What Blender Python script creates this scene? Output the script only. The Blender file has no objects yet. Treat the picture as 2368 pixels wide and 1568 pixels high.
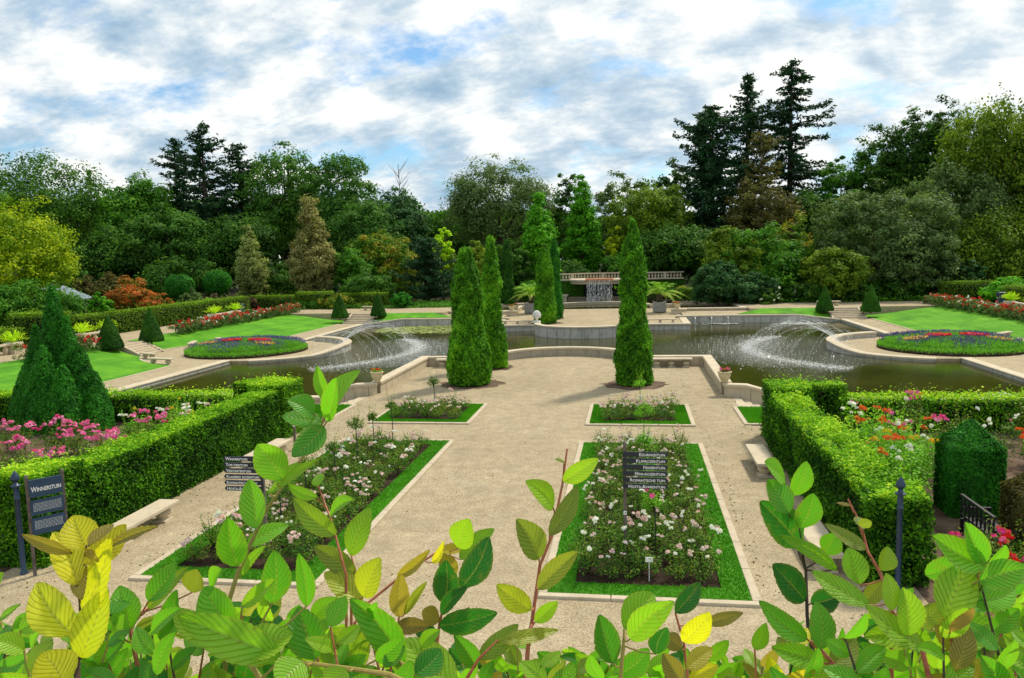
import bpy, math, random
import numpy as np
from math import pi, sin, cos, radians as rad
EXPOSURE, SUNSTR, SKYSTR, SKYOFF = 0.13, 3.6, .97, (.2, 1.1, 0)
# ---------------------------------------------------------------- camera, sky, sun, exposure
scene = bpy.context.scene
col = scene.collection
CF, PITCH, YAW, ROLL, CX, CH = 1800.0, .10821, .15311, -.02405, 3.98943, 6.5
Fv = np.array([-sin(YAW)*cos(PITCH), cos(YAW)*cos(PITCH), -sin(PITCH)])
Rv = np.array([cos(YAW), sin(YAW), 0.]); Uv = np.cross(Rv, Fv)
R2 = cos(ROLL)*Rv + sin(ROLL)*Uv; U2 = -sin(ROLL)*Rv + cos(ROLL)*Uv
CAM = np.array([CX, 0, CH])
from mathutils import Matrix, Vector
cd = bpy.data.cameras.new('camera'); cam = bpy.data.objects.new('camera', cd); col.objects.link(cam)
m = Matrix.Identity(4)
for i in range(3):
    m[i][0] = R2[i]; m[i][1] = U2[i]; m[i][2] = -Fv[i]; m[i][3] = CAM[i]
cam.matrix_world = m
cd.sensor_width = 36; cd.lens = CF/2367*36; cd.clip_end = 3000; cd.clip_start = .05
scene.camera = cam
scene.view_settings.view_transform = 'Standard'; scene.view_settings.look = 'None'
scene.view_settings.exposure = EXPOSURE; scene.view_settings.gamma = 1
SUN_EL, SUN_AZ = rad(52), rad(35)          # azimuth measured from +Y towards +X
world = bpy.data.worlds.new("World"); scene.world = world; world.use_nodes = True
wt = world.node_tree; wt.nodes.clear()
def N(t, typ, **k):
    n = t.nodes.new(typ)
    for a, b in k.items():
        if a.startswith('i_'):
            key = a[2:]; n.inputs[int(key) if key.isdigit() else key.replace('_', ' ')].default_value = b
        else: setattr(n, a, b)
    return n
def ramp(t, stops, interp='LINEAR'):
    r = t.nodes.new('ShaderNodeValToRGB'); e = r.color_ramp.elements; r.color_ramp.interpolation = interp
    while len(e) < len(stops): e.new(.5)
    for q, (p, c) in zip(e, stops):
        q.position = p; q.color = (c[0], c[1], c[2], 1) if not isinstance(c, (int, float)) else (c, c, c, 1)
    return r
def mth(t, op, a=None, b=None, c=None, clamp=False):
    n = t.nodes.new('ShaderNodeMath'); n.operation = op; n.use_clamp = clamp
    for i, v in enumerate((a, b, c)):
        if v is None: continue
        if isinstance(v, (int, float)): n.inputs[i].default_value = v
        else: t.links.new(v, n.inputs[i])
    return n.outputs[0]
def mixc(t, f, a, b, blend='MIX'):
    n = t.nodes.new('ShaderNodeMix'); n.data_type = 'RGBA'; n.blend_type = blend
    for i, v in ((0, f), (6, a), (7, b)):
        if isinstance(v, (int, float)): n.inputs[i].default_value = v
        elif isinstance(v, (tuple, list)): n.inputs[i].default_value = (v[0], v[1], v[2], 1)
        else: t.links.new(v, n.inputs[i])
    return n.outputs[2]
L = wt.links.new
sky = N(wt, 'ShaderNodeTexSky', sky_type='NISHITA', sun_disc=False, sun_elevation=SUN_EL, sun_rotation=SUN_AZ)
tc = N(wt, 'ShaderNodeTexCoord'); sx = N(wt, 'ShaderNodeSeparateXYZ'); L(tc.outputs['Generated'], sx.inputs[0])
zz = mth(wt, 'ADD', mth(wt, 'MAXIMUM', sx.outputs[2], 0.0), .42)
cx_ = N(wt, 'ShaderNodeCombineXYZ'); L(mth(wt, 'DIVIDE', sx.outputs[0], zz), cx_.inputs[0]); L(mth(wt, 'DIVIDE', sx.outputs[1], zz), cx_.inputs[1])
mp = N(wt, 'ShaderNodeMapping'); mp.inputs['Location'].default_value = SKYOFF; mp.inputs['Rotation'].default_value = (0, 0, .35); mp.inputs['Scale'].default_value = (1, 1.35, 1)
L(cx_.outputs[0], mp.inputs[0])
def noise(t, vec, scale, detail=6, rough=.55, dist=0.):
    n = N(t, 'ShaderNodeTexNoise'); n.inputs['Scale'].default_value = scale; n.inputs['Detail'].default_value = detail
    n.inputs['Roughness'].default_value = rough; n.inputs['Distortion'].default_value = dist
    if vec is not None: t.links.new(vec, n.inputs['Vector'])
    return n.outputs['Fac']
v = mp.outputs[0]
n1 = noise(wt, v, 3.0, 10, .62, .1)                 # cloud cover
n2 = noise(wt, v, 4.2, 9, .60, .1)                  # light and dark bellies
n3 = noise(wt, v, 1.4, 4, .5)
cover = ramp(wt, [(.34, 0), (.47, 1)]); L(n1, cover.inputs[0])
lum = mth(wt, 'ADD', mth(wt, 'ADD', mth(wt, 'MULTIPLY', n2, .42), mth(wt, 'MULTIPLY', n3, .22)), mth(wt, 'MULTIPLY', noise(wt, v, 8.5, 9, .62, .1), .36))
cc = ramp(wt, [(.37, (.29, .45, .61)), (.45, (.49, .63, .75)), (.505, (.76, .83, .87)), (.565, (1.07, 1.07, 1.03))]); L(lum, cc.inputs[0])
# brighter cloud towards the hidden sun
vm = N(wt, 'ShaderNodeVectorMath', operation='DOT_PRODUCT'); L(tc.outputs['Generated'], vm.inputs[0])
SD = (cos(SUN_EL)*sin(SUN_AZ), cos(SUN_EL)*cos(SUN_AZ), sin(SUN_EL)); vm.inputs[1].default_value = SD
glow = mth(wt, 'POWER', mth(wt, 'MAXIMUM', vm.outputs['Value'], 0.), 5.)
cl = mixc(wt, mth(wt, 'MULTIPLY', glow, .5, clamp=True), cc.outputs[0], (1.35, 1.33, 1.25))
skm = mixc(wt, 1., sky.outputs[0], (.085, .12, .14), 'MULTIPLY')
fin = mixc(wt, cover.outputs[0], skm, cl)
bg = N(wt, 'ShaderNodeBackground'); bg.inputs[1].default_value = SKYSTR; L(fin, bg.inputs[0])
wo = N(wt, 'ShaderNodeOutputWorld'); L(bg.outputs[0], wo.inputs[0])
sl = bpy.data.lights.new('sun', 'SUN'); sl.energy = SUNSTR; sl.angle = rad(6); sl.color = (1, .91, .75)
so = bpy.data.objects.new('sun', sl); col.objects.link(so)
so.rotation_euler = Vector(SD).to_track_quat('Z', 'Y').to_euler(); so.location = (0, 0, 60)

# ---------------------------------------------------------------- pixel of the photograph -> point of the garden
def ray(x, y): return Fv + (x-1183.5)/CF*R2 - (y-784)/CF*U2
def at(x, y, z=0): d = ray(x, y); return CAM + d*(z-CH)/d[2]
def atY(x, y, Y): d = ray(x, y); return CAM + d*Y/d[1]
def atD(x, y, D): return CAM + ray(x, y)*D

# ---------------------------------------------------------------- object helpers
def tag(o, label=None, cat=None, group=None, kind=None):
    if label: o['label'] = label
    if cat: o['category'] = cat
    if group: o['group'] = group
    if kind: o['kind'] = kind
    return o
def empty(name, loc=(0, 0, 0), rz=0, label=None, cat=None, group=None):
    o = bpy.data.objects.new(name, None); col.objects.link(o); o.location = tuple(map(float, loc)); o.rotation_euler = (0, 0, rz)
    o.empty_display_size = .2
    return tag(o, label, cat, group)
def link(name, me, parent=None, loc=None, mats=()):
    o = bpy.data.objects.new(name, me); col.objects.link(o)
    for mm in mats: me.materials.append(mm)
    if parent: o.parent = parent
    if loc is not None: o.location = tuple(map(float, loc))
    return o
def copy_tree(o, parent=None):
    c = o.copy(); col.objects.link(c); c.parent = parent
    for ch in list(o.children): copy_tree(ch, c)
    return c
class MB:
    def __init__(s): s.v = []; s.f = []; s.m = []; s.uv = []
    def add(s, vs, fs, mi=0, uvs=None):
        b = len(s.v); s.v += [tuple(map(float, p)) for p in vs]
        for i, f in enumerate(fs):
            s.f.append([b+k for k in f]); s.m.append(mi)
            s.uv.append(uvs[i] if uvs else [(0, 0)]*len(f))
        return s
    def box(s, x0, x1, y0, y1, z0, z1, mi=0):
        return s.add([(x0,y0,z0),(x1,y0,z0),(x1,y1,z0),(x0,y1,z0),(x0,y0,z1),(x1,y0,z1),(x1,y1,z1),(x0,y1,z1)],
                     [(0,3,2,1),(4,5,6,7),(0,1,5,4),(1,2,6,5),(2,3,7,6),(3,0,4,7)], mi)
    def prism(s, poly, z0, z1, mi=0):           # z1 may be one height or one per corner; poly counter-clockwise
        n = len(poly); zt = [z1]*n if isinstance(z1, (int, float)) else z1
        vs = [(p[0], p[1], z0) for p in poly] + [(p[0], p[1], t) for p, t in zip(poly, zt)]
        return s.add(vs, [tuple(range(n))[::-1], tuple(range(n, 2*n))] + [(i, (i+1) % n, n+(i+1) % n, n+i) for i in range(n)], mi)
    def lathe(s, prof, c=(0, 0, 0), n=14, mi=0):
        vs = []; fs = []
        for r, z in prof:
            for k in range(n): a = 2*pi*k/n; vs.append((c[0]+r*cos(a), c[1]+r*sin(a), c[2]+z))
        for i in range(len(prof)-1):
            for k in range(n): fs.append((i*n+k, i*n+(k+1) % n, (i+1)*n+(k+1) % n, (i+1)*n+k))
        fs.append(tuple(range(n))[::-1]); fs.append(tuple(range((len(prof)-1)*n, len(prof)*n)))
        return s.add(vs, fs, mi)
    def tube(s, pts, r0, r1=None, n=7, mi=0, cap=True):
        if r1 is None: r1 = r0
        P = [np.array(p, float) for p in pts]; k = len(P); vs = []; fs = []; ref = None
        for i in range(k):
            t = P[min(i+1, k-1)]-P[max(i-1, 0)]; t = t/(np.linalg.norm(t)+1e-9)
            if ref is None: ref = np.cross(t, (0, 0, 1) if abs(t[2]) < .9 else (1, 0, 0))
            ref = ref - t*(ref@t); ref = ref/(np.linalg.norm(ref)+1e-9); b = np.cross(t, ref)
            r = r0[i] if isinstance(r0, (list, tuple)) else r0+(r1-r0)*i/(k-1)
            for j in range(n): a = 2*pi*j/n; vs.append(P[i]+r*(cos(a)*ref+sin(a)*b))
        for i in range(k-1):
            for j in range(n): fs.append((i*n+j, i*n+(j+1) % n, (i+1)*n+(j+1) % n, (i+1)*n+j))
        if cap: fs += [tuple(range(n))[::-1], tuple(range((k-1)*n, k*n))]
        return s.add(vs, fs, mi)
    def sweep(s, path, prof, closed=False, mi=0):     # prof: (offset to the left of travel, z above path z); counter-clockwise seen along travel
        P = [np.array(p, float) for p in path]; k = len(P); m_ = len(prof); vs = []; fs = []; uvs = []; acc = 0.; U = []
        for i in range(k):
            a = P[i-1] if (i or closed) else None; b = P[(i+1) % k] if (i < k-1 or closed) else None
            d0 = (P[i]-a)[:2] if a is not None else (b-P[i])[:2]; d1 = (b-P[i])[:2] if b is not None else d0
            d0 = d0/np.linalg.norm(d0); d1 = d1/np.linalg.norm(d1)
            n0 = np.array([-d0[1], d0[0]]); n1_ = np.array([-d1[1], d1[0]]); q = n0+n1_; q = q/max(.4, (1+n0@n1_))
            if i: acc += np.linalg.norm(P[i]-P[i-1])
            U.append(acc)
            for (o_, z_) in prof: vs.append((P[i][0]+q[0]*o_, P[i][1]+q[1]*o_, P[i][2]+z_))
        per = [0.]
        for j in range(m_): per.append(per[-1]+math.dist(prof[j], prof[(j+1) % m_]))
        for i in range(k if closed else k-1):
            i2 = (i+1) % k; u0 = U[i]; u1 = U[i2] if i2 else acc+math.dist(P[-1], P[0])
            for j in range(m_):
                j2 = (j+1) % m_; fs.append((i*m_+j, i2*m_+j, i2*m_+j2, i*m_+j2))
                uvs.append([(u0, per[j]), (u1, per[j]), (u1, per[j+1]), (u0, per[j+1])])
        if not closed:
            fs += [tuple(range(m_)), tuple(range((k-1)*m_, k*m_))[::-1]]; uvs += [[(0, 0)]*m_]*2
        return s.add(vs, fs, mi, uvs)
    def build(s, name, mats, parent=None, loc=None, smooth=False, bevel=0):
        me = bpy.data.meshes.new(name); me.from_pydata(s.v, [], s.f)
        if not isinstance(mats, (list, tuple)): mats = [mats]
        for mm in mats: me.materials.append(mm)
        me.polygons.foreach_set('material_index', s.m)
        u = me.uv_layers.new(name='uv'); u.data.foreach_set('uv', [c for f in s.uv for q in f for c in q])
        if smooth: me.polygons.foreach_set('use_smooth', [True]*len(s.f))
        me.update()
        o = link(name, me, parent, loc)
        if bevel:
            b = o.modifiers.new('bevel', 'BEVEL'); b.width = bevel; b.segments = 2; b.limit_method = 'ANGLE'
        if smooth:
            try: me.set_sharp_from_angle(angle=rad(40))
            except Exception: pass
        return o
def struct(mb, name, mat): return tag(mb.build(name, mat), kind='structure')

# ---------------------------------------------------------------- materials
MATS = {}
def new_mat(name):
    mm = bpy.data.materials.new(name); mm.use_nodes = True; t = mm.node_tree; t.nodes.clear()
    o = N(t, 'ShaderNodeOutputMaterial'); p = N(t, 'ShaderNodeBsdfPrincipled'); t.links.new(p.outputs[0], o.inputs[0]); MATS[name] = mm
    return mm, t, p, o
def obcoord(t): return N(t, 'ShaderNodeTexCoord').outputs['Object']
def geopos(t): return N(t, 'ShaderNodeNewGeometry').outputs['Position']
def bump(t, p, h, strength=.4, dist=.02):
    b = N(t, 'ShaderNodeBump'); b.inputs['Strength'].default_value = strength; b.inputs['Distance'].default_value = dist
    t.links.new(h, b.inputs['Height']); t.links.new(b.outputs[0], p.inputs['Normal'])
def noisy(name, c1, c2, c3=None, scale=3., fine=40., rough=.8, bs=.3, bd=.01, spec=.3, metal=0):
    mm, t, p, o = new_mat(name); g = geopos(t)
    a = noise(t, g, scale, 6, .6); b = noise(t, g, fine, 4, .6)
    f = mth(t, 'ADD', mth(t, 'MULTIPLY', a, .6), mth(t, 'MULTIPLY', b, .4))
    r = ramp(t, [(.36, c1), (.5, c2), (.64, c3 or c2)]); t.links.new(f, r.inputs[0]); t.links.new(r.outputs[0], p.inputs['Base Color'])
    p.inputs['Roughness'].default_value = rough; p.inputs['Specular IOR Level'].default_value = spec; p.inputs['Metallic'].default_value = metal
    if bs: bump(t, p, b, bs, bd)
    return mm
def gravel_mat(name, k=1., tint=(1, 1, 1)):
    mm, t, p, o = new_mat(name); g = geopos(t)
    big = noise(t, g, .22, 5, .6); mid = noise(t, g, 2.2, 6, .65); sm = noise(t, g, 24, 5, .75)
    vo = N(t, 'ShaderNodeTexVoronoi'); vo.inputs['Scale'].default_value = 38; t.links.new(g, vo.inputs['Vector'])
    r = ramp(t, [(.3, tuple(.19*k*c for c in tint) if 0 else (.15*k, .115*k, .07*k)), (.45, (.32*k, .255*k, .158*k)), (.56, (.44*k, .365*k, .236*k)), (.7, (.60*k, .51*k, .355*k))])
    f = mth(t, 'ADD', mth(t, 'ADD', mth(t, 'MULTIPLY', sm, .58), mth(t, 'MULTIPLY', mid, .28)), mth(t, 'MULTIPLY', big, .14))
    t.links.new(f, r.inputs[0])
    sv = N(t, 'ShaderNodeSeparateColor'); t.links.new(vo.outputs['Color'], sv.inputs[0])
    r2 = ramp(t, [(0, .66), (.5, 1.), (1, 1.2)]); t.links.new(sv.outputs[0], r2.inputs[0])
    c = mixc(t, 1., r.outputs[0], r2.outputs[0], 'MULTIPLY')
    wx = ramp(t, [(.52, 0.), (.7, 1.)]); t.links.new(noise(t, g, .75, 5, .6), wx.inputs[0])
    c = mixc(t, mth(t, 'MULTIPLY', wx.outputs[0], .36), c, (.22*k, .18*k, .12*k))
    mq = N(t, 'ShaderNodeMapping'); mq.inputs['Scale'].default_value = (1.1, .22, 1); t.links.new(g, mq.inputs[0])
    wy = ramp(t, [(.5, 0.), (.66, 1.)]); t.links.new(noise(t, mq.outputs[0], 1., 7, .65, .6), wy.inputs[0]); c = mixc(t, mth(t, 'MULTIPLY', wy.outputs[0], .30), c, (.30*k, .235*k, .15*k))
    t.links.new(c, p.inputs['Base Color']); p.inputs['Roughness'].default_value = .95; p.inputs['Specular IOR Level'].default_value = .15
    bump(t, p, vo.outputs['Distance'], .5, .012)
    return mm
gravel_mat('gravel'); gravel_mat('gravel_pale', 1.04)
def stone_mat(name, base, dark, joint=0., stain=.5):
    mm, t, p, o = new_mat(name); g = geopos(t)
    a = noise(t, g, 1.3, 6, .65); b = noise(t, g, 26, 5, .7)
    lo = tuple(x*.72 for x in base)
    r = ramp(t, [(.3, lo), (.5, base), (.7, tuple(min(.9, x*1.18) for x in base))]); t.links.new(mth(t, 'ADD', mth(t, 'MULTIPLY', a, .5), mth(t, 'MULTIPLY', b, .5)), r.inputs[0])
    mpn = N(t, 'ShaderNodeMapping'); mpn.inputs['Scale'].default_value = (2.2, 2.2, .5); t.links.new(g, mpn.inputs[0])
    s = ramp(t, [(.5, 0.), (.72, stain)]); t.links.new(noise(t, mpn.outputs[0], 1.6, 6, .7), s.inputs[0])
    c = mixc(t, s.outputs[0], r.outputs[0], dark)
    if joint:
        u = N(t, 'ShaderNodeUVMap'); su = N(t, 'ShaderNodeSeparateXYZ'); t.links.new(u.outputs[0], su.inputs[0])
        fr = mth(t, 'FRACT', mth(t, 'DIVIDE', su.outputs[0], joint)); j = mth(t, 'LESS_THAN', fr, .035/joint)
        c = mixc(t, mth(t, 'MULTIPLY', j, .75), c, dark)
    t.links.new(c, p.inputs['Base Color']); p.inputs['Roughness'].default_value = .85; p.inputs['Specular IOR Level'].default_value = .25
    bump(t, p, b, .35, .006)
    return mm
stone_mat('stone', (.52, .44, .31), (.20, .16, .11), 1.1)
stone_mat('stone_plain', (.54, .46, .33), (.24, .2, .14), 0, .35)
stone_mat('stone_grey', (.47, .45, .39), (.13, .12, .105), 1.15, .75)
stone_mat('wall_panel', (.40, .35, .27), (.16, .14, .115), .95, .7)
stone_mat('step_stone', (.50, .42, .30), (.22, .17, .12), 0, .4)
stone_mat('terracotta', (.60, .50, .31), (.33, .25, .14), 0, .3)
stone_mat('white_stone', (.74, .72, .66), (.35, .33, .28), 0, .3)
noisy('soil', (.018, .011, .007), (.035, .022, .014), (.07, .045, .03), 2., 30, .95, .8, .03, .1)
noisy('garden_soil', (.06, .036, .025), (.12, .08, .055), (.2, .14, .095), 1.5, 25, .95, .6, .02, .1)
noisy('forest_soil', (.012, .014, .006), (.03, .03, .012), (.06, .05, .02), .4, 9, .95, .5, .03, .1)
noisy('iron_black', (.012, .012, .013), (.02, .02, .022), None, 4, 60, .5, .1)
noisy('blue_paint', (.010, .026, .055), (.016, .040, .08), (.03, .06, .1), 5, 60, .38, .15, .003, .5)
noisy('sign_navy', (.006, .012, .022), (.009, .018, .032), None, 5, 60, .35, .05, .002, .5)
noisy('board_navy', (.008, .035, .085), (.012, .05, .11), None, 5, 60, .3, .05, .002, .5)
noisy('post_wood', (.07, .055, .042), (.13, .105, .085), (.2, .17, .14), 6, 50, .8, .4, .004)
noisy('grey_wood', (.18, .17, .16), (.30, .29, .27), (.42, .40, .37), 6, 50, .8, .4, .004)
noisy('letter_white', (.78, .78, .76), (.85, .85, .83), None, 5, 50, .6, 0)
noisy('bark', (.035, .027, .018), (.075, .057, .04), (.13, .105, .075), 2, 14, .95, .8, .04, .1)
noisy('pale_bark', (.14, .12, .1), (.25, .22, .18), (.36, .32, .27), 2, 14, .95, .6, .03, .1)
noisy('twig', (.03, .02, .012), (.06, .04, .02), None, 4, 40, .8, .3, .004)
noisy('olive_stem', (.22, .17, .045), (.34, .27, .07), None, 9, 90, .6, .2, .001)
noisy('red_stem', (.25, .06, .03), (.42, .13, .07), (.5, .22, .1), 9, 90, .5, .2, .001)
noisy('dark_stem', (.03, .022, .02), (.07, .045, .03), None, 9, 90, .6, .2, .001)
noisy('rose_stake', (.02, .035, .02), (.03, .05, .03), None, 9, 60, .6, 0)
noisy('roof_slate', (.13, .17, .23), (.19, .24, .31), (.26, .31, .38), 2, 18, .5, .15, .01)
noisy('hut_wood', (.03, .03, .035), (.05, .05, .055), None, 3, 20, .7, .2, .01)
noisy('rust_red', (.25, .08, .03), (.42, .16, .07), (.5, .25, .13), 2, 20, .35, .2, .01, .6)
noisy('steel', (.32, .33, .34), (.48, .49, .5), None, 6, 60, .35, .1, .002, .5, .8)
noisy('skin', (.5, .3, .22), (.55, .34, .25), None, 6, 60, .6, 0)
noisy('cloth_pale', (.5, .45, .48), (.6, .55, .58), None, 6, 60, .9, 0)
noisy('cloth_dark', (.02, .025, .05), (.04, .045, .08), None, 6, 60, .9, 0)
noisy('lily_leaf', (.10, .16, .025), (.24, .30, .05), (.42, .42, .12), 1.2, 7, .4, 0)
noisy('lily_pale', (.25, .28, .2), (.42, .45, .38), (.6, .62, .55), 1.2, 7, .35, 0)
def lawn_mat(name, a, b, c):
    mm, t, p, o = new_mat(name); g = geopos(t)
    f = mth(t, 'ADD', mth(t, 'MULTIPLY', noise(t, g, .35, 5, .7), .5), mth(t, 'MULTIPLY', noise(t, g, 14, 6, .85), .5))
    mq = N(t, 'ShaderNodeMapping'); mq.inputs['Scale'].default_value = (.8, .12, 1); mq.inputs['Rotation'].default_value = (0, 0, .3); t.links.new(g, mq.inputs[0]); f = mth(t, 'ADD', f, mth(t, 'MULTIPLY', mth(t, 'SUBTRACT', noise(t, mq.outputs[0], 1.5, 4, .6), .5), .35))
    r = ramp(t, [(.36, a), (.5, b), (.64, c)]); t.links.new(f, r.inputs[0]); t.links.new(r.outputs[0], p.inputs['Base Color'])
    p.inputs['Roughness'].default_value = .9; p.inputs['Specular IOR Level'].default_value = .15
    bump(t, p, noise(t, g, 60, 3, .8), .7, .03)
    return mm
lawn_mat('lawn', (.045, .17, .008), (.088, .29, .012), (.17, .38, .02))
lawn_mat('lawn_edge', (.03, .13, .006), (.05, .2, .008), (.08, .28, .012))
LEAFK = (1.65, 1.85, 1.0); WOODK = (1.6, 1.85, 1.0)
def leaf_mat(name, stops, transl=.35, rough=.6, spec=.10, hue=.06):
    mm, t, p, o = new_mat(name)
    at_ = N(t, 'ShaderNodeAttribute', attribute_name='rnd'); oi = N(t, 'ShaderNodeObjectInfo')
    k = len(stops); F_ = (1, 1, 1) if name.startswith(('fl_', 'core')) else WOODK if name in ('lf_dark', 'lf_blue', 'lf_mid', 'lf_oak', 'lf_grey', 'lf_olive', 'lf_conifer', 'lf_yew') else LEAFK; r = ramp(t, [(i/(k-1), tuple(min(.92, a*b) for a, b in zip(s, F_))) for i, s in enumerate(stops)])
    f = mth(t, 'ADD', at_.outputs['Fac'], mth(t, 'MULTIPLY', mth(t, 'SUBTRACT', oi.outputs['Random'], .5), hue*3))
    f = mth(t, 'ADD', f, mth(t, 'MULTIPLY', mth(t, 'SUBTRACT', noise(t, geopos(t), .45, 3, .6), .5), .55))
    t.links.new(f, r.inputs[0]); c = r.outputs[0]
    t.links.new(c, p.inputs['Base Color']); p.inputs['Roughness'].default_value = rough; p.inputs['Specular IOR Level'].default_value = spec
    tr = N(t, 'ShaderNodeBsdfTranslucent'); t.links.new(mixc(t, 1., c, (1.15, 1.25, .6), 'MULTIPLY'), tr.inputs[0])
    mx = N(t, 'ShaderNodeMixShader'); mx.inputs[0].default_value = transl
    t.links.new(p.outputs[0], mx.inputs[1]); t.links.new(tr.outputs[0], mx.inputs[2]); t.links.new(mx.outputs[0], o.inputs[0])
    return mm
G = lambda *a: tuple(a)
leaf_mat('lf_dark', [G(.008,.022,.006), G(.022,.058,.013), G(.042,.098,.018), G(.08,.14,.024)])
leaf_mat('lf_blue', [G(.012,.03,.018), G(.025,.065,.035), G(.045,.1,.05), G(.07,.13,.06)])
leaf_mat('lf_mid', [G(.015,.045,.008), G(.035,.10,.015), G(.06,.15,.02), G(.10,.19,.025)])
leaf_mat('lf_oak', [G(.015,.04,.012), G(.035,.085,.02), G(.06,.13,.03), G(.09,.16,.035)])
leaf_mat('lf_bright', [G(.02,.08,.008), G(.05,.16,.012), G(.08,.235,.018), G(.13,.30,.028)])
leaf_mat('lf_lime', [G(.08,.16,.01), G(.2,.33,.015), G(.33,.43,.02), G(.45,.48,.04)])
leaf_mat('lf_yellow', [G(.02,.06,.006), G(.10,.16,.01), G(.24,.27,.012), G(.40,.38,.02)])
leaf_mat('lf_olive', [G(.03,.055,.01), G(.07,.11,.015), G(.12,.16,.02), G(.18,.2,.03)])
leaf_mat('lf_autumn', [G(.02,.065,.012), G(.05,.12,.018), G(.14,.16,.022), G(.3,.16,.03)])
leaf_mat('lf_orange', [G(.03,.09,.02), G(.13,.10,.025), G(.36,.085,.03), G(.5,.12,.08)])
leaf_mat('lf_beige', [G(.07,.065,.035), G(.14,.12,.07), G(.21,.175,.11), G(.26,.24,.15)])
leaf_mat('lf_beigegreen', [G(.07,.085,.04), G(.14,.155,.08), G(.21,.22,.12), G(.30,.33,.18)])
leaf_mat('lf_brown', [G(.02,.022,.01), G(.05,.042,.02), G(.085,.07,.033), G(.11,.11,.045)])
leaf_mat('lf_grey', [G(.03,.045,.022), G(.06,.09,.045), G(.095,.13,.07), G(.14,.17,.1)])
leaf_mat('lf_conifer', [G(.006,.016,.012), G(.012,.034,.024), G(.022,.055,.036), G(.04,.075,.045)], .15)
leaf_mat('lf_thuja', [G(.008,.035,.004), G(.035,.11,.008), G(.09,.23,.012), G(.22,.36,.025)], .3)
leaf_mat('lf_thujadark', [G(.005,.03,.006), G(.014,.08,.011), G(.03,.15,.016), G(.055,.2,.02)], .25)
leaf_mat('lf_yew', [G(.006,.022,.004), G(.016,.055,.008), G(.032,.10,.011), G(.065,.15,.016)], .2)
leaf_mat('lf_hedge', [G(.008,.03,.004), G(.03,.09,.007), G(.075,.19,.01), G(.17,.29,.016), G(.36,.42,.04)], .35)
leaf_mat('lf_hedgefar', [G(.035,.06,.008), G(.06,.105,.012), G(.09,.15,.016), G(.17,.25,.025)], .3)
leaf_mat('lf_rose', [G(.010,.03,.010), G(.026,.07,.016), G(.055,.12,.022), G(.12,.17,.03), G(.16,.12,.04)], .3, .45)
leaf_mat('lf_roselight', [G(.03,.09,.015), G(.08,.2,.02), G(.14,.3,.03), G(.24,.38,.04)], .3, .45)
leaf_mat('lf_palm', [G(.06,.14,.02), G(.13,.24,.04), G(.24,.30,.08), G(.42,.4,.2)], .3)
leaf_mat('lf_purple', [G(.025,.018,.02), G(.05,.03,.035), G(.08,.05,.05), G(.1,.08,.06)], .3)
leaf_mat('lf_salvia', [G(.05,.14,.02), G(.09,.22,.03), G(.12,.26,.05), G(.16,.3,.06)], .3)
leaf_mat('fl_violet', [G(.06,.05,.16), G(.09,.07,.26), G(.14,.11,.32), G(.2,.17,.38)], .2)
leaf_mat('fl_red', [G(.45,.01,.01), G(.65,.015,.012), G(.75,.03,.03), G(.8,.1,.1)], .2)
leaf_mat('fl_orange', [G(.7,.06,.01), G(.8,.12,.02), G(.8,.2,.05), G(.8,.3,.1)], .2)
leaf_mat('fl_yellow', [G(.6,.35,.01), G(.8,.5,.01), G(.8,.55,.05), G(.85,.65,.2)], .2)
leaf_mat('fl_pink', [G(.7,.05,.24), G(.8,.09,.33), G(.84,.2,.44), G(.85,.38,.56)], .2)
leaf_mat('fl_magenta', [G(.7,.02,.2), G(.8,.04,.3), G(.8,.1,.35), G(.85,.2,.45)], .2)
leaf_mat('fl_blush', [G(.72,.36,.40), G(.80,.52,.54), G(.84,.66,.65), G(.86,.76,.73)], .2)
leaf_mat('fl_white', [G(.75,.75,.68), G(.85,.85,.8), G(.88,.88,.84), G(.9,.9,.88)], .2)
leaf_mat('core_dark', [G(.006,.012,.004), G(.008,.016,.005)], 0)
leaf_mat('grass_blade', [G(.018,.08,.005), G(.035,.14,.008), G(.06,.20,.01), G(.12,.26,.02)], .3)
# pond water: dark olive, rippled where the jets come down
mm, t, p, o = new_mat('pond_water'); g = geopos(t)
r = ramp(t, [(.35, (.024, .027, .004)), (.65, (.052, .050, .006))]); t.links.new(noise(t, g, .25, 4, .6), r.inputs[0]); t.links.new(r.outputs[0], p.inputs['Base Color'])
p.inputs['Roughness'].default_value = .05; p.inputs['IOR'].default_value = 1.33; p.inputs['Specular IOR Level'].default_value = .34
def dist_to(t, g, x, y):
    n = N(t, 'ShaderNodeVectorMath', operation='DISTANCE'); t.links.new(g, n.inputs[0]); n.inputs[1].default_value = (x, y, -.6); return n.outputs['Value']
dd = mth(t, 'MINIMUM', dist_to(t, g, 14.2, 57), dist_to(t, g, -14.2, 57))
ag = ramp(t, [(0, 1.), (.2, .6), (.45, .08), (1, .012)]); t.links.new(mth(t, 'DIVIDE', dd, 22.), ag.inputs[0])
mpn = N(t, 'ShaderNodeMapping'); mpn.inputs['Scale'].default_value = (1, 1.6, 1); t.links.new(g, mpn.inputs[0])
hh = mth(t, 'MULTIPLY', mth(t, 'ADD', noise(t, mpn.outputs[0], 2.6, 5, .6), mth(t, 'MULTIPLY', noise(t, mpn.outputs[0], 9, 3, .6), .5)), ag.outputs[0])
bump(t, p, hh, .8, .10)
mm, t, p, o = new_mat('white_water'); p.inputs['Base Color'].default_value = (.93, .95, .96, 1); p.inputs['Roughness'].default_value = .25
tr = N(t, 'ShaderNodeBsdfTranslucent'); tr.inputs[0].default_value = (.95, .97, 1, 1); mx = N(t, 'ShaderNodeMixShader'); mx.inputs[0].default_value = .4
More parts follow.
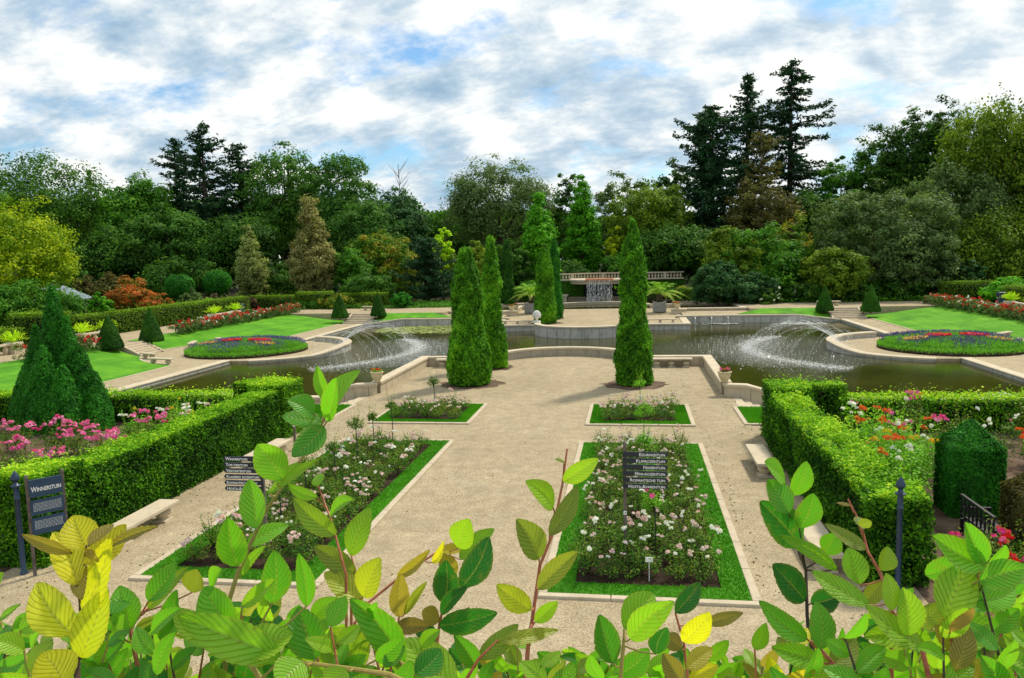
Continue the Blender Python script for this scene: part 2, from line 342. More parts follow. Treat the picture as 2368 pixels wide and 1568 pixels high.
t.links.new(p.outputs[0], mx.inputs[1]); t.links.new(tr.outputs[0], mx.inputs[2]); t.links.new(mx.outputs[0], o.inputs[0])
# hornbeam leaf of the hedge under the camera: ribs and tints follow the blade's own uv
mm, t, p, o = new_mat('hornbeam_leaf')
u = N(t, 'ShaderNodeUVMap'); su = N(t, 'ShaderNodeSeparateXYZ'); t.links.new(u.outputs[0], su.inputs[0])
at_ = N(t, 'ShaderNodeAttribute', attribute_name='rnd')
rc = ramp(t, [(0, (.02, .13, .035)), (.2, (.045, .26, .03)), (.4, (.20, .56, .03)), (.52, (.36, .62, .04)), (.58, (.22, .32, .05)), (.64, (.28, .34, .06)), (.68, (.70, .78, .04)), (.74, (.88, .82, .03)), (.79, (.52, .42, .06)), (.86, (.34, .28, .07)), (1, (.30, .17, .07))])
t.links.new(at_.outputs['Fac'], rc.inputs[0])
au = mth(t, 'ABSOLUTE', mth(t, 'SUBTRACT', su.outputs[0], .5))
ph = mth(t, 'FRACT', mth(t, 'ADD', mth(t, 'MULTIPLY', mth(t, 'SUBTRACT', su.outputs[1], mth(t, 'MULTIPLY', au, .62)), 9.), mth(t, 'MULTIPLY', noise(t, u.outputs[0], 3., 2, .5), .35)))
rib = mth(t, 'SUBTRACT', 1., mth(t, 'MULTIPLY', mth(t, 'ABSOLUTE', mth(t, 'SUBTRACT', ph, .5)), 6.), clamp=True)
mid = mth(t, 'SUBTRACT', 1., mth(t, 'MULTIPLY', au, 34.), clamp=True)
c = mixc(t, mth(t, 'MULTIPLY', rib, .24), rc.outputs[0], mixc(t, 1., rc.outputs[0], (.42, .45, .3), 'MULTIPLY'))
c = mixc(t, mth(t, 'MULTIPLY', mid, .55), c, (.45, .42, .14))
g = geopos(t); c = mixc(t, mth(t, 'MULTIPLY', noise(t, g, 22, 4, .6), .55), c, mixc(t, 1., c, (.55, .62, .6), 'MULTIPLY')); fl = ramp(t, [(.58, 0.), (.64, 1.)]); t.links.new(noise(t, g, 60, 4, .7), fl.inputs[0])
c = mixc(t, mth(t, 'MULTIPLY', fl.outputs[0], .22), c, (.3, .24, .05))
edge = mth(t, 'MULTIPLY', mth(t, 'SUBTRACT', au, .36, clamp=True), 1.6, clamp=True)
c = mixc(t, edge, c, (.36, .24, .04))
t.links.new(c, p.inputs['Base Color']); p.inputs['Roughness'].default_value = .36; p.inputs['Specular IOR Level'].default_value = .55
bump(t, p, mth(t, 'ADD', mth(t, 'MULTIPLY', rib, -.8), mth(t, 'MULTIPLY', noise(t, g, 300, 3, .6), .4)), .9, .0016)
tr = N(t, 'ShaderNodeBsdfTranslucent'); t.links.new(mixc(t, 1., c, (1.5, 1.5, .5), 'MULTIPLY'), tr.inputs[0])
mx = N(t, 'ShaderNodeMixShader'); mx.inputs[0].default_value = .52
t.links.new(p.outputs[0], mx.inputs[1]); t.links.new(tr.outputs[0], mx.inputs[2]); t.links.new(mx.outputs[0], o.inputs[0])
M = MATS
# ---------------------------------------------------------------- foliage made of leaf-sized faces
def nrm(a): return a/(np.linalg.norm(a, axis=-1, keepdims=True)+1e-9)
def fnoise(P, seed, f):
    r = np.random.RandomState(seed); o = np.zeros(len(P))
    for i in range(7):
        d = nrm(r.normal(size=3))*f*(1+.45*i); o += np.sin(P@d+r.rand()*6.3)*np.cos(P@(d[[1, 2, 0]]*.8)+r.rand()*6.3)/(1+.35*i)
    return o/2.6
def card_mesh(name, sets, mats, extra=None):
    """sets: list of (P, N, size, aspect, rnd, dir or None, material index); extra: MB of solid faces (rnd 0)"""
    V = []; R = []; MI = []; nq = 0; r = np.random.RandomState(len(sets)*7+3)
    for (P, Nn, s, asp, rn, D, mi) in sets:
        n = len(P); s = np.broadcast_to(np.asarray(s, float), (n,))[:, None]
        q = r.normal(size=(n, 3)) if D is None else D
        T = nrm(q-Nn*np.sum(q*Nn, 1, keepdims=True)); B = np.cross(Nn, T); w = s*asp*.5
        quad = np.stack([P-T*s*.5, P+B*w-T*s*.06-Nn*w*.25, P+T*s*.5, P-B*w-T*s*.06-Nn*w*.25], 1)
        V.append(quad.reshape(-1, 3)); R.append(rn); MI.append(np.full(n, mi)); nq += n
    V = np.concatenate(V); R = np.concatenate(R).astype(np.float32); MI = np.concatenate(MI)
    F = np.arange(nq*4).astype(np.int32); LS = np.arange(0, nq*4, 4); nv = len(V); tot = nq
    if extra and extra.f:
        ev = np.array(extra.v); F = np.concatenate([F, np.array([k for f in extra.f for k in f], np.int32)+nv])
        ls = np.cumsum([0]+[len(f) for f in extra.f[:-1]])+nq*4; LS = np.concatenate([LS, ls])
        V = np.concatenate([V, ev]); R = np.concatenate([R, np.full(len(extra.f), .3, np.float32)]); MI = np.concatenate([MI, np.array(extra.m)]); tot += len(extra.f)
    me = bpy.data.meshes.new(name); me.vertices.add(len(V)); me.vertices.foreach_set('co', V.astype(np.float32).ravel())
    me.loops.add(len(F)); me.loops.foreach_set('vertex_index', F); me.polygons.add(tot)
    me.polygons.foreach_set('loop_start', LS.astype(np.int32))
    me.polygons.foreach_set('material_index', MI.astype(np.int32))
    a = me.attributes.new('rnd', 'FLOAT', 'FACE'); a.data.foreach_set('value', R)
    for mm in (mats if isinstance(mats, (list, tuple)) else [mats]): me.materials.append(mm)
    me.update(calc_edges=True); me.validate()
    return me
def clump_cards(r, centers, outward, cr, per, size, flat=.7, asp=.6, up=.45, droop=0):
    n = len(centers)*per; C = np.repeat(centers, per, 0); O = np.repeat(outward, per, 0); cr = np.repeat(np.broadcast_to(cr, (len(centers),)), per)[:, None]
    d = nrm(r.normal(size=(n, 3))); rad_ = r.rand(n, 1)**.5
    off = d*rad_*cr; off[:, 2] *= flat
    if droop: off[:, 2] -= droop*r.rand(n)*cr[:, 0]
    P = C+off; Nn = nrm(d*.8+O*.5+np.array([0, 0, up])+r.normal(size=(n, 3))*.45)
    rn = np.clip(np.repeat(r.rand(len(centers)), per)*.5+r.rand(n)*.42+.12*d[:, 2]+.04, 0, 1)
    D = None if not droop else nrm(r.normal(size=(n, 3))*.4+np.array([0, 0, -1.]))
    return (P, Nn, size*(.65+.7*r.rand(n)), asp, rn, D, 0)
def crown_lobes(r, lobes, nclump):
    """clump centres spread through ellipsoid lobes (cx,cy,cz,rx,ry,rz)"""
    w = np.array([l[3]*l[4]+l[3]*l[5] for l in lobes]); w = w/w.sum(); idx = r.choice(len(lobes), nclump, p=w); A = np.array(lobes)[idx]
    d = nrm(r.normal(size=(nclump, 3))+np.array([0, -.12, .15])); k = np.clip((.55+.45*r.rand(nclump)**.5)*(1+.05*r.normal(size=nclump)), 0, 1.04)
    return A[:, :3]+d*A[:, 3:]*k[:, None], d
def tree_broad(name, seed, H, R, mat, nclump=150, per=70, leaf=.42, base=.22, cr=.14, bark='bark', shape='round', droop=0, limbs=9, trunk=.03, up=.45):
    """one tree standing at its own origin: trunk (with limbs) and crown"""
    r = np.random.RandomState(seed); zb = H*base; hc = (H-zb)/2
    lobes = []
    if shape == 'round':
        lobes.append((0, 0, zb+hc*.98, R*.84, R*.84, hc*.88)); lobes.append((0, 0, zb+hc*.9, R*.8, R*.8, hc*.8))
        for i in range(7):
            a = r.rand()*6.28; q = .25+.6*r.rand(); lobes.append((cos(a)*R*.5, sin(a)*R*.5, zb+hc*(.4+1.05*q), R*(.36+.16*r.rand()), R*(.36+.16*r.rand()), hc*(.30+.14*r.rand())))
    elif shape == 'cone':
        for i in range(9):
            q = i/8.; a = r.rand()*6.28; rr = R*(1-q)**.75*(.85+.3*r.rand()); lobes.append((cos(a)*rr*.15, sin(a)*rr*.15, zb+(H-zb)*(.06+.86*q), max(rr, R*.16), max(rr, R*.16), (H-zb)*.12))
    elif shape == 'shrub':
        lobes.append((0, 0, H*.42, R*.8, R*.8, H*.5))
        for i in range(8):
            a = i/8*6.28+r.rand(); lobes.append((cos(a)*R*.6, sin(a)*R*.6, H*(.25+.35*r.rand()), R*.42, R*.42, H*.28))
    elif shape == 'egg':
        for i in range(9):
            q = i/8.; rr = R*1.12*min(1., (q+.22)*2.3)*max(.12, 1-q)**.62; lobes.append((0, 0, zb+(H-zb)*(.1+.8*q), rr*.95, rr*.95, (H-zb)*.17))
    Cn, out = crown_lobes(r, lobes, nclump)
    Cn[:, 2] = np.clip(Cn[:, 2], H*.03+.1, H*1.0)
    crs = R*cr*1.3*(.6+.8*r.rand(nclump))
    me = card_mesh('crown', [clump_cards(r, Cn, out, crs, per, leaf, .7, .62, up, droop)], mat)
    t = MB(); lean = r.normal(size=2)*R*.05; hz = zb+hc*1.2
    tr = [(0, 0, -.3), (lean[0]*.3, lean[1]*.3, zb*.6), (lean[0], lean[1], zb+hc*.5), (lean[0]*1.3, lean[1]*1.5, hz)]
    t.tube(tr, [H*trunk*.9, H*trunk*.7, H*trunk*.42, H*trunk*.12], n=8)
    for i in r.choice(nclump, min(limbs, nclump), replace=False):
        s = np.array([lean[0], lean[1], zb*.8+hc*.5*r.rand()]); e = Cn[i]; mid = (s+e)/2+np.array([0, 0, -hc*.08]); t.tube([s, mid, e], H*trunk*.28, H*trunk*.05, n=5)
    root = empty(name); t.build('trunk', M[bark], root, smooth=True); link('crown', me, root)
    return root
def tree_conifer(name, seed, H, R, mat, base=.08, whorls=34, leaf=.75, sparse=1., bark='bark', power=.85, top=0.0, drop=.35):
    r = np.random.RandomState(seed); P = []; D = []; Nn = []; rn = []; t = MB(); t.tube([(0, 0, -.3), (0, 0, H*.5), (0, 0, H*.99)], [H*.018, H*.012, H*.002], n=7)
    nb = int(whorls*4.3); gaps = 1+.30*np.sin(np.linspace(0, 1, 60)*23+seed)
    for w in range(nb):
        q = ((w+r.rand())/nb)**.92; z = H*(base+(1-base)*q)
        if r.rand() > sparse: continue
        rr = R*((1-q)**power)*np.interp(q, np.linspace(0, 1, 60), gaps)*(.35+.95*r.rand())+.35
        a = r.rand()*6.28; Lb = rr; k = max(4, int(Lb/leaf*3.2)); s = np.linspace(.05, 1, k); dr = drop*(.5+r.rand())
        zz_ = z+Lb*(.25*s-dr*s**1.6+.30*s**3); wob = .12*Lb*np.sin(s*3+w); pts = np.stack([cos(a)*Lb*s-sin(a)*wob, sin(a)*Lb*s+cos(a)*wob, zz_], 1)
        if w % 3 == 0: t.tube([(0, 0, z), pts[k//2], pts[-1]], H*.0032, H*.001, n=4)
        for side in (-1, 0, 1, -1, 1, 0):
            dv = np.array([cos(a)*.6-side*sin(a), sin(a)*.6+side*cos(a), -.35+.3*r.rand()]); pp = pts+nrm(dv[None])*leaf*.30+r.normal(size=pts.shape)*leaf*.15
            P.append(pp); D.append(np.repeat(nrm(dv[None]), k, 0)+r.normal(size=(k, 3))*.4); Nn.append(nrm(np.array([0, 0, 1.])+r.normal(size=(k, 3))*.7)); rn.append(np.clip(.2+.5*r.rand(k)+.2*s*r.rand(), 0, 1))
    P = np.concatenate(P); D = np.concatenate(D); Nn = np.concatenate(Nn); rn = np.concatenate(rn); Nn = nrm(Nn)
    me = card_mesh('crown', [(P, Nn, leaf*(.45+.6*r.rand(len(P))), .34, rn, D, 0)], mat)
    root = empty(name); t.build('trunk', M[bark], root); link('crown', me, root)
    return root
def revolve_shrub(seed, H, rf, n, size, mat, bumpy=.1, bf=2.5, asp=.45, upd=.6, thick=.12, z0=0., core=True, square=False, light=.0, fray=0.):
    """dense clipped or columnar plant: leaf sprays over a surface of revolution rf(q), with a dark heart"""
    r = np.random.RandomState(seed); qs = np.linspace(0, 1, 60); rs = np.array([rf(q) for q in qs]); slope = np.gradient(rs, qs*H)
    w = rs*np.sqrt(1+slope**2)+.004; cdf = np.cumsum(w); cdf /= cdf[-1]; q = np.interp(r.rand(n), cdf, qs); a = r.rand(n)*2*pi
    rr = np.interp(q, qs, rs); sl = np.interp(q, qs, slope)
    if square: k_ = 1/np.maximum(abs(np.cos(a)), abs(np.sin(a))); rr = rr*np.minimum(k_, 1.36)
    dirs = np.stack([np.cos(a), np.sin(a), np.zeros(n)], 1); P = dirs*rr[:, None]; P[:, 2] = q*H
    b = fnoise(P*np.array([1, 1, .6]), seed, bf)*.6+fnoise(P, seed+9, bf*2.6)*.55; Nn = nrm(dirs+np.array([0, 0, 1.])*(-sl[:, None]))
    P = P+Nn*(b*bumpy - r.rand(n)**1.5*thick+fray*np.maximum(0, r.normal(size=n)-1.4))[:, None]; P[:, 2] += z0
    Nq = nrm(Nn+r.normal(size=(n, 3))*.45+np.array([0, 0, .2])); D = nrm(np.array([0, 0, upd])+Nn*.55+r.normal(size=(n, 3))*.45)
    rn = np.clip(.42+b*.34+.42*(r.rand(n)-.5)+light*q, 0, 1)
    ex = None
    if core:
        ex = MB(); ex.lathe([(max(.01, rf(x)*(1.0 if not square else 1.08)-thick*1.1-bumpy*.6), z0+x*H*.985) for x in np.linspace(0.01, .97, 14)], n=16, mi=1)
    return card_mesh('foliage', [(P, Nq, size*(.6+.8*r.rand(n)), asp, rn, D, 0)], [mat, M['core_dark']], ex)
def hedge_mesh(seed, x0, x1, y0, y1, z0, z1, dens, size, mat, bumpy=.045, top=.36, asp=.6, ztop=None):
    """clipped hedge block: leaves over the five faces, dark twiggy heart; z1 may slope along y through ztop(y)"""
    r = np.random.RandomState(seed); P = []; Nn = []; tp = []
    def face(n, f, nv, istop):
        u = r.rand(n); w = r.rand(n); p = f(u, w); P.append(p); Nn.append(np.repeat(np.array([nv], float), n, 0)); tp.append(np.full(n, istop))
    lx, ly, lz = x1-x0, y1-y0, z1-z0; o = np.ones
    face(int(dens*ly*lz), lambda u, w: np.stack([o(len(u))*x0, y0+u*ly, z0+w*lz], 1), (-1, 0, 0), 0.)
    face(int(dens*ly*lz), lambda u, w: np.stack([o(len(u))*x1, y0+u*ly, z0+w*lz], 1), (1, 0, 0), 0.)
    face(int(dens*lx*lz), lambda u, w: np.stack([x0+u*lx, o(len(u))*y0, z0+w*lz], 1), (0, -1, 0), 0.)
    face(int(dens*lx*lz*.6), lambda u, w: np.stack([x0+u*lx, o(len(u))*y1, z0+w*lz], 1), (0, 1, 0), 0.)
    face(int(dens*lx*ly*1.15), lambda u, w: np.stack([x0+u*lx, y0+w*ly, o(len(u))*z1], 1), (0, 0, 1), 1.)
    P = np.concatenate(P); Nn = np.concatenate(Nn); tp = np.concatenate(tp); n = len(P)
    b = fnoise(P, seed, 1.6); b2 = fnoise(P, seed+5, 6.)
    shoots = (r.rand(n) < .07)*r.rand(n)*size*3.0*tp
    P = P+Nn*(b*bumpy*1.6+b2*bumpy*.9-r.rand(n)**1.3*size*2.4+shoots+size*.5)[:, None]
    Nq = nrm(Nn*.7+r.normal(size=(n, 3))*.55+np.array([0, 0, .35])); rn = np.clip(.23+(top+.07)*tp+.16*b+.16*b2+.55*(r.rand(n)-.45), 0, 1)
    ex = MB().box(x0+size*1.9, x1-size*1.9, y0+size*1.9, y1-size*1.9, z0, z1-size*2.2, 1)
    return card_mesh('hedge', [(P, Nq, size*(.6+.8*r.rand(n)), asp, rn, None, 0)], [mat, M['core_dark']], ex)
def hedge(seed, x0, x1, y0, y1, z0, z1, dens, size, mat, label, group=None, **k):
    cx, cy = (x0+x1)/2, (y0+y1)/2
    me = hedge_mesh(seed, x0-cx, x1-cx, y0-cy, y1-cy, 0, z1-z0, dens, size, mat, **k)
    return tag(link('hedge', me, None, (cx, cy, z0)), label, 'hedge', group)

# ---------------------------------------------------------------- the ground
def arc(cx, cy, r_, a0, a1, n=24): return [(cx+r_*cos(rad(a0+(a1-a0)*i/n)), cy+r_*sin(rad(a0+(a1-a0)*i/n))) for i in range(n+1)]
ZP, ZW, ZU, ZT = -.42, -.60, .45, -.10       # promenade, water, upper level, far terrace
XP = 24.0; BC = 56.4; BR = 6.4               # pond half width, bastion centre (Y) and radius
g_ = MB()
g_.prism([(-400, -60), (400, -60), (400, 33.0), (-400, 33.0)], -1.6, -.05)
g_.prism([(-400, 33.0), (-40, 33.0), (-40, 600), (-400, 600)], -1.6, .43)
g_.prism([(40, 33.0), (400, 33.0), (400, 600), (40, 600)], -1.6, .43)
g_.prism([(-40, 86.0), (-16.6, 86.0), (-16.6, 600), (-40, 600)], -1.6, .40); g_.prism([(16.6, 86.0), (40, 86.0), (40, 600), (16.6, 600)], -1.6, .40); g_.prism([(-16.6, 104.0), (16.6, 104.0), (16.6, 600), (-16.6, 600)], -1.6, .40)
for s in (-1, 1): q_ = [(9.0, 97.2), (16.6, 95.2), (16.6, 104), (5.4, 104), (5.4, 103)]; g_.prism(q_ if s > 0 else [(-x, y) for x, y in q_][::-1], -1.6, .40)
struct(g_, 'terrain', M['forest_soil'])
struct(MB().box(-40, -8.9, 2, 32.9, -1, -.03).box(8.9, 40, 2, 32.9, -1, -.03), 'garden_soil', M['garden_soil'])
court = [(-9.3, -20), (9.3, -20), (9.3, 27.9), (12.5, 27.9), (12.5, 29.2), (8.35, 29.2), (8.35, 44.9), (4.2, 44.9)] + arc(0, 45.2, 4.2, 0, 180, 28) + [(-4.2, 44.9), (-8.35, 44.9), (-8.35, 29.2), (-12.5, 29.2), (-12.5, 27.9), (-9.3, 27.9)]
struct(MB().prism(court, -1.7, 0), 'gravel_court', M['gravel'])
lw = MB()
for s in (-1, 1):
    q = [(8.36, 29.2), (45, 29.2), (45, 34.6), (8.36, 34.6)]; q = q if s > 0 else [(-x, y) for x, y in q][::-1]
    lw.prism(q, -1.7, ZP)
struct(lw, 'lower_path', M['gravel_pale'])
struct(MB().box(-30, 30, 34.6, 82, -2, ZW), 'pond_water', M['pond_water'])
pr = MB()
for s in (-1, 1):
    a_ = arc(XP+.3, BC, BR, 252, 108, 30); st = [(XP, 33.0), (45, 33.0), (45, 84), (XP, 84), (XP, a_[-1][1])] + a_[::-1] + [(XP, a_[0][1])]
    st = st if s > 0 else [(-x, y) for x, y in st][::-1]; pr.prism(st, -1.7, ZP)
struct(pr, 'promenade', M['gravel_pale'])
# far terrace in the pond, with its round front
TF = arc(0, 68.9, 4.45, 180, 360, 28)
ft = [(-9.1, 71.5), (-4.45, 71.5)] + TF + [(4.45, 71.5), (9.1, 71.5), (9.1, 92.0), (6.0, 92.0)] + arc(0, 92, 6.0, 0, 180, 20)[1:-1] + [(-6.0, 92.0), (-9.1, 92.0)]
struct(MB().prism(ft, -1.7, ZT), 'far_terrace_gravel', M['gravel_pale'])
up = MB()
for s in (-1, 1):
    def S(q): return q if s > 0 else [(-x, y) for x, y in q][::-1]
    up.prism(S([(9.1, 78.2), (16.5, 78.2), (16.5, 84.4), (9.1, 84.4)]), -1.7, .10)
    up.prism(S([(16.0, 81.6), (23.2, 81.6), (23.2, 90), (16.0, 90)]), -1.7, .452)
    up.prism(S([(23.2, 81.9), (26.5, 81.9), (26.5, 90), (23.2, 90)]), -1.7, .456)
    up.prism(S([(26.5, 82.5), (40.2, 82.5), (40.2, 90), (26.5, 90)]), -1.7, .452)
    up.prism(S([(35.4, 40), (40.2, 40), (40.2, 82.5), (35.4, 82.5)]), -1.7, .456)
    up.prism(S([(33.9, 52.9), (35.4, 52.9), (35.4, 55.7), (33.9, 55.7)]), -1.7, .456)
struct(up, 'upper_path', M['gravel_pale'])
# sloping lawns between the promenade and the upper level
def hf(x, y):                                   # lawn height
    d = math.hypot(x-XP-.3, y-BC); inner = 26.6 if abs(y-BC) > 8.2 else max(26.6, XP+.3+math.sqrt(max(0, 8.6**2-(y-BC)**2)))
    return inner
lawn = MB(); verge = MB()
for s in (-1, 1):
    def grid(y0, y1, xa, xb, ny, nx=10):
        vs = []; 
        for i in range(ny+1):
            y = y0+(y1-y0)*i/ny; a = xa(y) if callable(xa) else xa; b = xb(y) if callable(xb) else xb
            for j in range(nx+1):
                q = j/nx; sm = q*q*(3-2*q); z = ZP+.03+(ZU-ZP-.02)*(.25*q+.75*sm)
                vs.append((s*(a+(b-a)*q), y, z))
        fs = [(i*(nx+1)+j, i*(nx+1)+j+1, (i+1)*(nx+1)+j+1, (i+1)*(nx+1)+j) for i in range(ny) for j in range(nx)]
        lawn.add(vs, [f if s > 0 else f[::-1] for f in fs])
    inn = lambda y: hf(0, y)
    grid(36, 52.6, inn, 35.4, 34); grid(56.0, 82.4, inn, 35.4, 50)
    # small wedge by the far wall
    lawn.add([(s*14.2, 79.0, .13), (s*19.6, 79.0, .13), (s*23.1, 79.0, -.36), (s*23.1, 81.6, .47), (s*17.0, 81.6, .47)], [(0, 1, 2, 3, 4) if s > 0 else (4, 3, 2, 1, 0)])
    ed = [(s*inn(y), y, ZP) for y in np.linspace(36, 52.6, 30)]; ed2 = [(s*inn(y), y, ZP) for y in np.linspace(56.0, 78.4, 44)]
    for e in (ed, ed2): verge.sweep(e, [(-.08, 0), (.08, 0), (.08, .05), (-.08, .05)])
struct(lawn, 'lawn', M['lawn']); struct(verge, 'lawn_edging', M['step_stone'])
# ---------------------------------------------------------------- walls, copings, steps
def mir(path, s): return [(s*p[0],)+tuple(p[1:]) for p in path] if s > 0 else [(-p[0],)+tuple(p[1:]) for p in path][::-1]
def wallprof(w, h, d, over=.05, ct=.13): # centred wall: body from -d to h-ct, overhanging coping
    return [(-w/2, -d), (w/2, -d), (w/2, h-ct), (w/2+over, h-ct), (w/2+over, h-.02), (w/2+over-.03, h), (-w/2-over+.03, h), (-w/2-over, h-.02), (-w/2-over, h-ct), (-w/2, h-ct)][::-1]
def wall(name, path, w, h, d, mat, label, closed=False, cat='wall', copmat='stone_plain', ct=.13, over=.05, group=None):
    c = np.mean([p[:2] for p in path], 0); loc = (c[0], c[1], path[0][2]); loc = tuple(map(float, loc))
    pa = [(p[0]-loc[0], p[1]-loc[1], p[2]-loc[2]) for p in path]
    root = empty(name, loc, 0, label, cat, group)
    MB().sweep(pa, [(w/2, -d), (-w/2, -d), (-w/2, h-ct), (w/2, h-ct)], closed).build('wall_face', M[mat], root)
    MB().sweep(pa, [(w/2+over, h-ct), (-w/2-over, h-ct), (-w/2-over, h-.025), (-w/2-over+.03, h), (w/2+over-.03, h), (w/2+over, h-.025)], closed).build('coping', M[copmat], root)
    return root
XC, YC = 8.2, 44.8
sidew = {-1: 'left', 1: 'right'}
for s in (-1, 1):
    wall('parapet', mir([(XC, 35.7, 0), (XC, YC, 0), (4.35, YC, 0)], s), .42, .57, .6, 'stone', 'cream stone parapet along the %s side of the near gravel court' % sidew[s])
    wall('sloping_parapet', mir([(XC, 35.4, 0), (XC+.1, 35.2, 0), (9.0, 35.05, 0.), (10.6, 34.9, -.45)], s), .36, .57, .9, 'stone', 'parapet sloping down beside the short %s steps at the near pond corner' % sidew[s])
    wall('pond_wall', mir([(10.6, 34.8, ZP), (30, 34.8, ZP)], s), .4, .42, .6, 'stone', 'low straight stone wall along the near edge of the pond behind the %s hedge' % sidew[s])
    st = MB()
    for k in range(4): st.box(8.36+.36*k, 8.36+.36*(k+1)+.02, 33.0, 34.85, -.6, -.004-.105*(k+1)+.1) if s > 0 else st.box(-8.36-.36*(k+1)-.02, -8.36-.36*k, 33.0, 34.85, -.6, -.004-.105*(k+1)+.1)
    tag(st.build('steps', M['step_stone'], bevel=.015), 'short flight of stone steps leaving the near gravel court on the %s by the pot' % sidew[s], 'steps')
wall('curved_parapet', [(p[0], p[1], 0) for p in arc(0, 45.0, 4.25, -3, 183, 36)], .42, .57, .6, 'wall_panel', 'curved stone parapet bulging into the pond at the end of the near gravel court')
# far terrace
wall('round_parapet', [(p[0], p[1], ZT) for p in arc(0, 68.9, 4.3, 180, 360, 36)], .42, .50, .9, 'stone_grey', 'grey half-round wall of the far terrace rising out of the pond', over=.08)
for s in (-1, 1):
    wall('terrace_wall', mir([(4.5, 71.5, ZT), (8.95, 71.5, ZT), (8.95, 77.7, ZT)], s), .5, .08, .9, 'stone_grey', 'low grey pond wall round the %s corner of the far terrace' % sidew[s], over=.1)
    wall('retaining_wall', mir([(8.3, 78.1, ZT), (19.6, 78.1, ZT), (23.75, 78.1, -.62)], s), .4, .24, .9, 'stone_grey', 'long grey retaining wall along the back of the pond, %s side' % sidew[s])
    wall('bank_coping', mir([(XP-.02, 33.5, ZP), (XP-.02, 50.35, ZP)], s), .5, .07, .6, 'stone_grey', 'flat stone coping along the %s bank of the pond, near part' % sidew[s], ct=.08)
    wall('bank_coping', mir([(XP-.02, 62.45, ZP), (XP-.02, 77.9, ZP)], s), .5, .07, .6, 'stone_grey', 'flat stone coping along the %s bank of the pond, far part by the steps' % sidew[s], ct=.08)
    # bastion ring: its parapet sinks towards the near side
    pts = arc(XP+.3, BC, BR+.05, 108, 252, 44); zz2 = []
    for i, p in enumerate(pts):
        q = i/44.; h = .42 if q < .52 else .42-.36*min(1, (q-.52)/.2); zz2.append((p[0], p[1], ZP+h-.42))
    wall('ring_parapet', mir(zz2, s), .55, .42, .55, 'stone_grey', 'rounded stone parapet ring round the %s flower circle, standing in the pond' % sidew[s], over=.06)
# upper basin behind the far terrace
struct(MB().box(-15.9, -9.1, 84.4, 94.5, -1, .12).box(9.1, 15.9, 84.4, 94.5, -1, .12).box(-9.1, 9.1, 92.0, 104, -1, .08), 'basin_water', M['pond_water'])
for s in (-1, 1):
    wall('basin_wall', mir([(9.3, 84.3, .1), (15.7, 84.3, .1), (15.7, 94.6, .1), (9.0, 96.5, .1)], s), .5, .32, 1.2, 'stone', 'low stone rim round the %s raised basin beside the waterfall' % sidew[s], over=.1)
    wall('flank_wall', mir([(9.0, 83.9, ZT), (9.0, 91.8, ZT), (6.1, 91.8, ZT)], s), .4, .5, .6, 'stone', 'low stone wall closing the far terrace on the %s behind the palm' % sidew[s])
    # pedestal pair for the far flower pots
    b = MB().box(-.75, .75, -.4, .4, -.8, .42).box(-.82, .82, -.46, .46, .42, .56)
    tag(b.build('pedestal', M['stone_plain'], None, (s*8.9, 82.9, ZT), bevel=.02), 'stone pedestal under the %s pair of far flower pots' % sidew[s], 'pedestal')
wall('arc_wall', [(p[0], p[1], ZT) for p in arc(0, 92, 6.0, 2, 178, 36)], .42, .48, .6, 'stone', 'curved stone wall between the far terrace and the waterfall basin')
# waterfall grotto
root = empty('grotto', (0, 104.5, 0), 0, 'dark grotto niche with a projecting half-round stone basin and balustrade wall', 'grotto')
MB().box(-11, 11, 1.6, 3.0, -1, 2.7).build('back_wall', M['iron_black'], root)  # near-black wall colour stands in for the shade inside the niche
sh = MB(); pts = [(3.95*cos(rad(a)), -.4+4.6*sin(rad(a))) for a in np.linspace(180, 360, 26)]
sh.prism(pts+[(3.95, 1.55), (-3.95, 1.55)], 2.45, 2.80); pts2 = [(x*1.05, y*1.04-.05) for x, y in pts]; sh.prism(pts2+[(4.15, 1.56), (-4.15, 1.56)], 2.80, 3.06)
sh.build('basin_shelf', M['stone_plain'], root, bevel=.05)
MB().box(-1.75, 1.75, -5.45, -3.5, 2.9, 3.16).build('spout', M['rust_red'], root, bevel=.05)
MB().prism([(x*.5, y*.9) for x, y in pts]+[(2., 1.5), (-2., 1.5)], 3.0, 3.08).build('basin_pool', M['rust_red'], root)
for s in (-1, 1): MB().box(s*4.9-.45, s*4.9+.45, -1.3, 1.5, -1, .75).box(s*4.9-.55, s*4.9+.55, -1.4, 1.5, .75, .95).build('pier', M['stone_plain'], root, bevel=.02)
MB().box(-4.4, 4.4, -.9, -.4, -1, .52).box(-4.4, 4.4, -1.0, -.3, .52, .66).build('low_wall', M['stone'], root)
# water curtain: threads of falling drops
r = np.random.RandomState(5); P = []; S_ = []
for k in range(40):
    x = -1.6+3.2*(k+.5)/40+r.normal()*.05; n = int(20+34*r.rand()); z = 3.0-2.9*r.rand(n)**1.0; P.append(np.stack([x+r.normal(size=n)*(.012+.02*(3-z)), -5.5-.12*(3-z)+r.normal(size=n)*.03, z], 1))
P = np.concatenate(P); n = len(P); Nn = nrm(np.stack([r.normal(size=n)*.5, -np.ones(n), r.normal(size=n)*.3], 1))
fal = link('water_curtain', card_mesh('water_curtain', [(P, Nn, .10+.22*r.rand(n), .13, r.rand(n), np.repeat([[0, 0, 1.]], n, 0)+r.normal(size=(n, 3))*.06, 0)], M['white_water']), None, (0, 104.5, 0))
tag(fal, 'white curtain of falling water threads under the basin lip', 'waterfall')
n = 420; P = np.stack([r.normal(size=n)*1.3, -5.9+r.normal(size=n)*.35, .12+abs(r.normal(size=n))*.07], 1)
link('foam', card_mesh('foam', [(P, nrm(r.normal(size=(n, 3))*.4+[0, 0, 1]), .12+.2*r.rand(n), .6, r.rand(n), None, 0)], M['white_water']), fal)
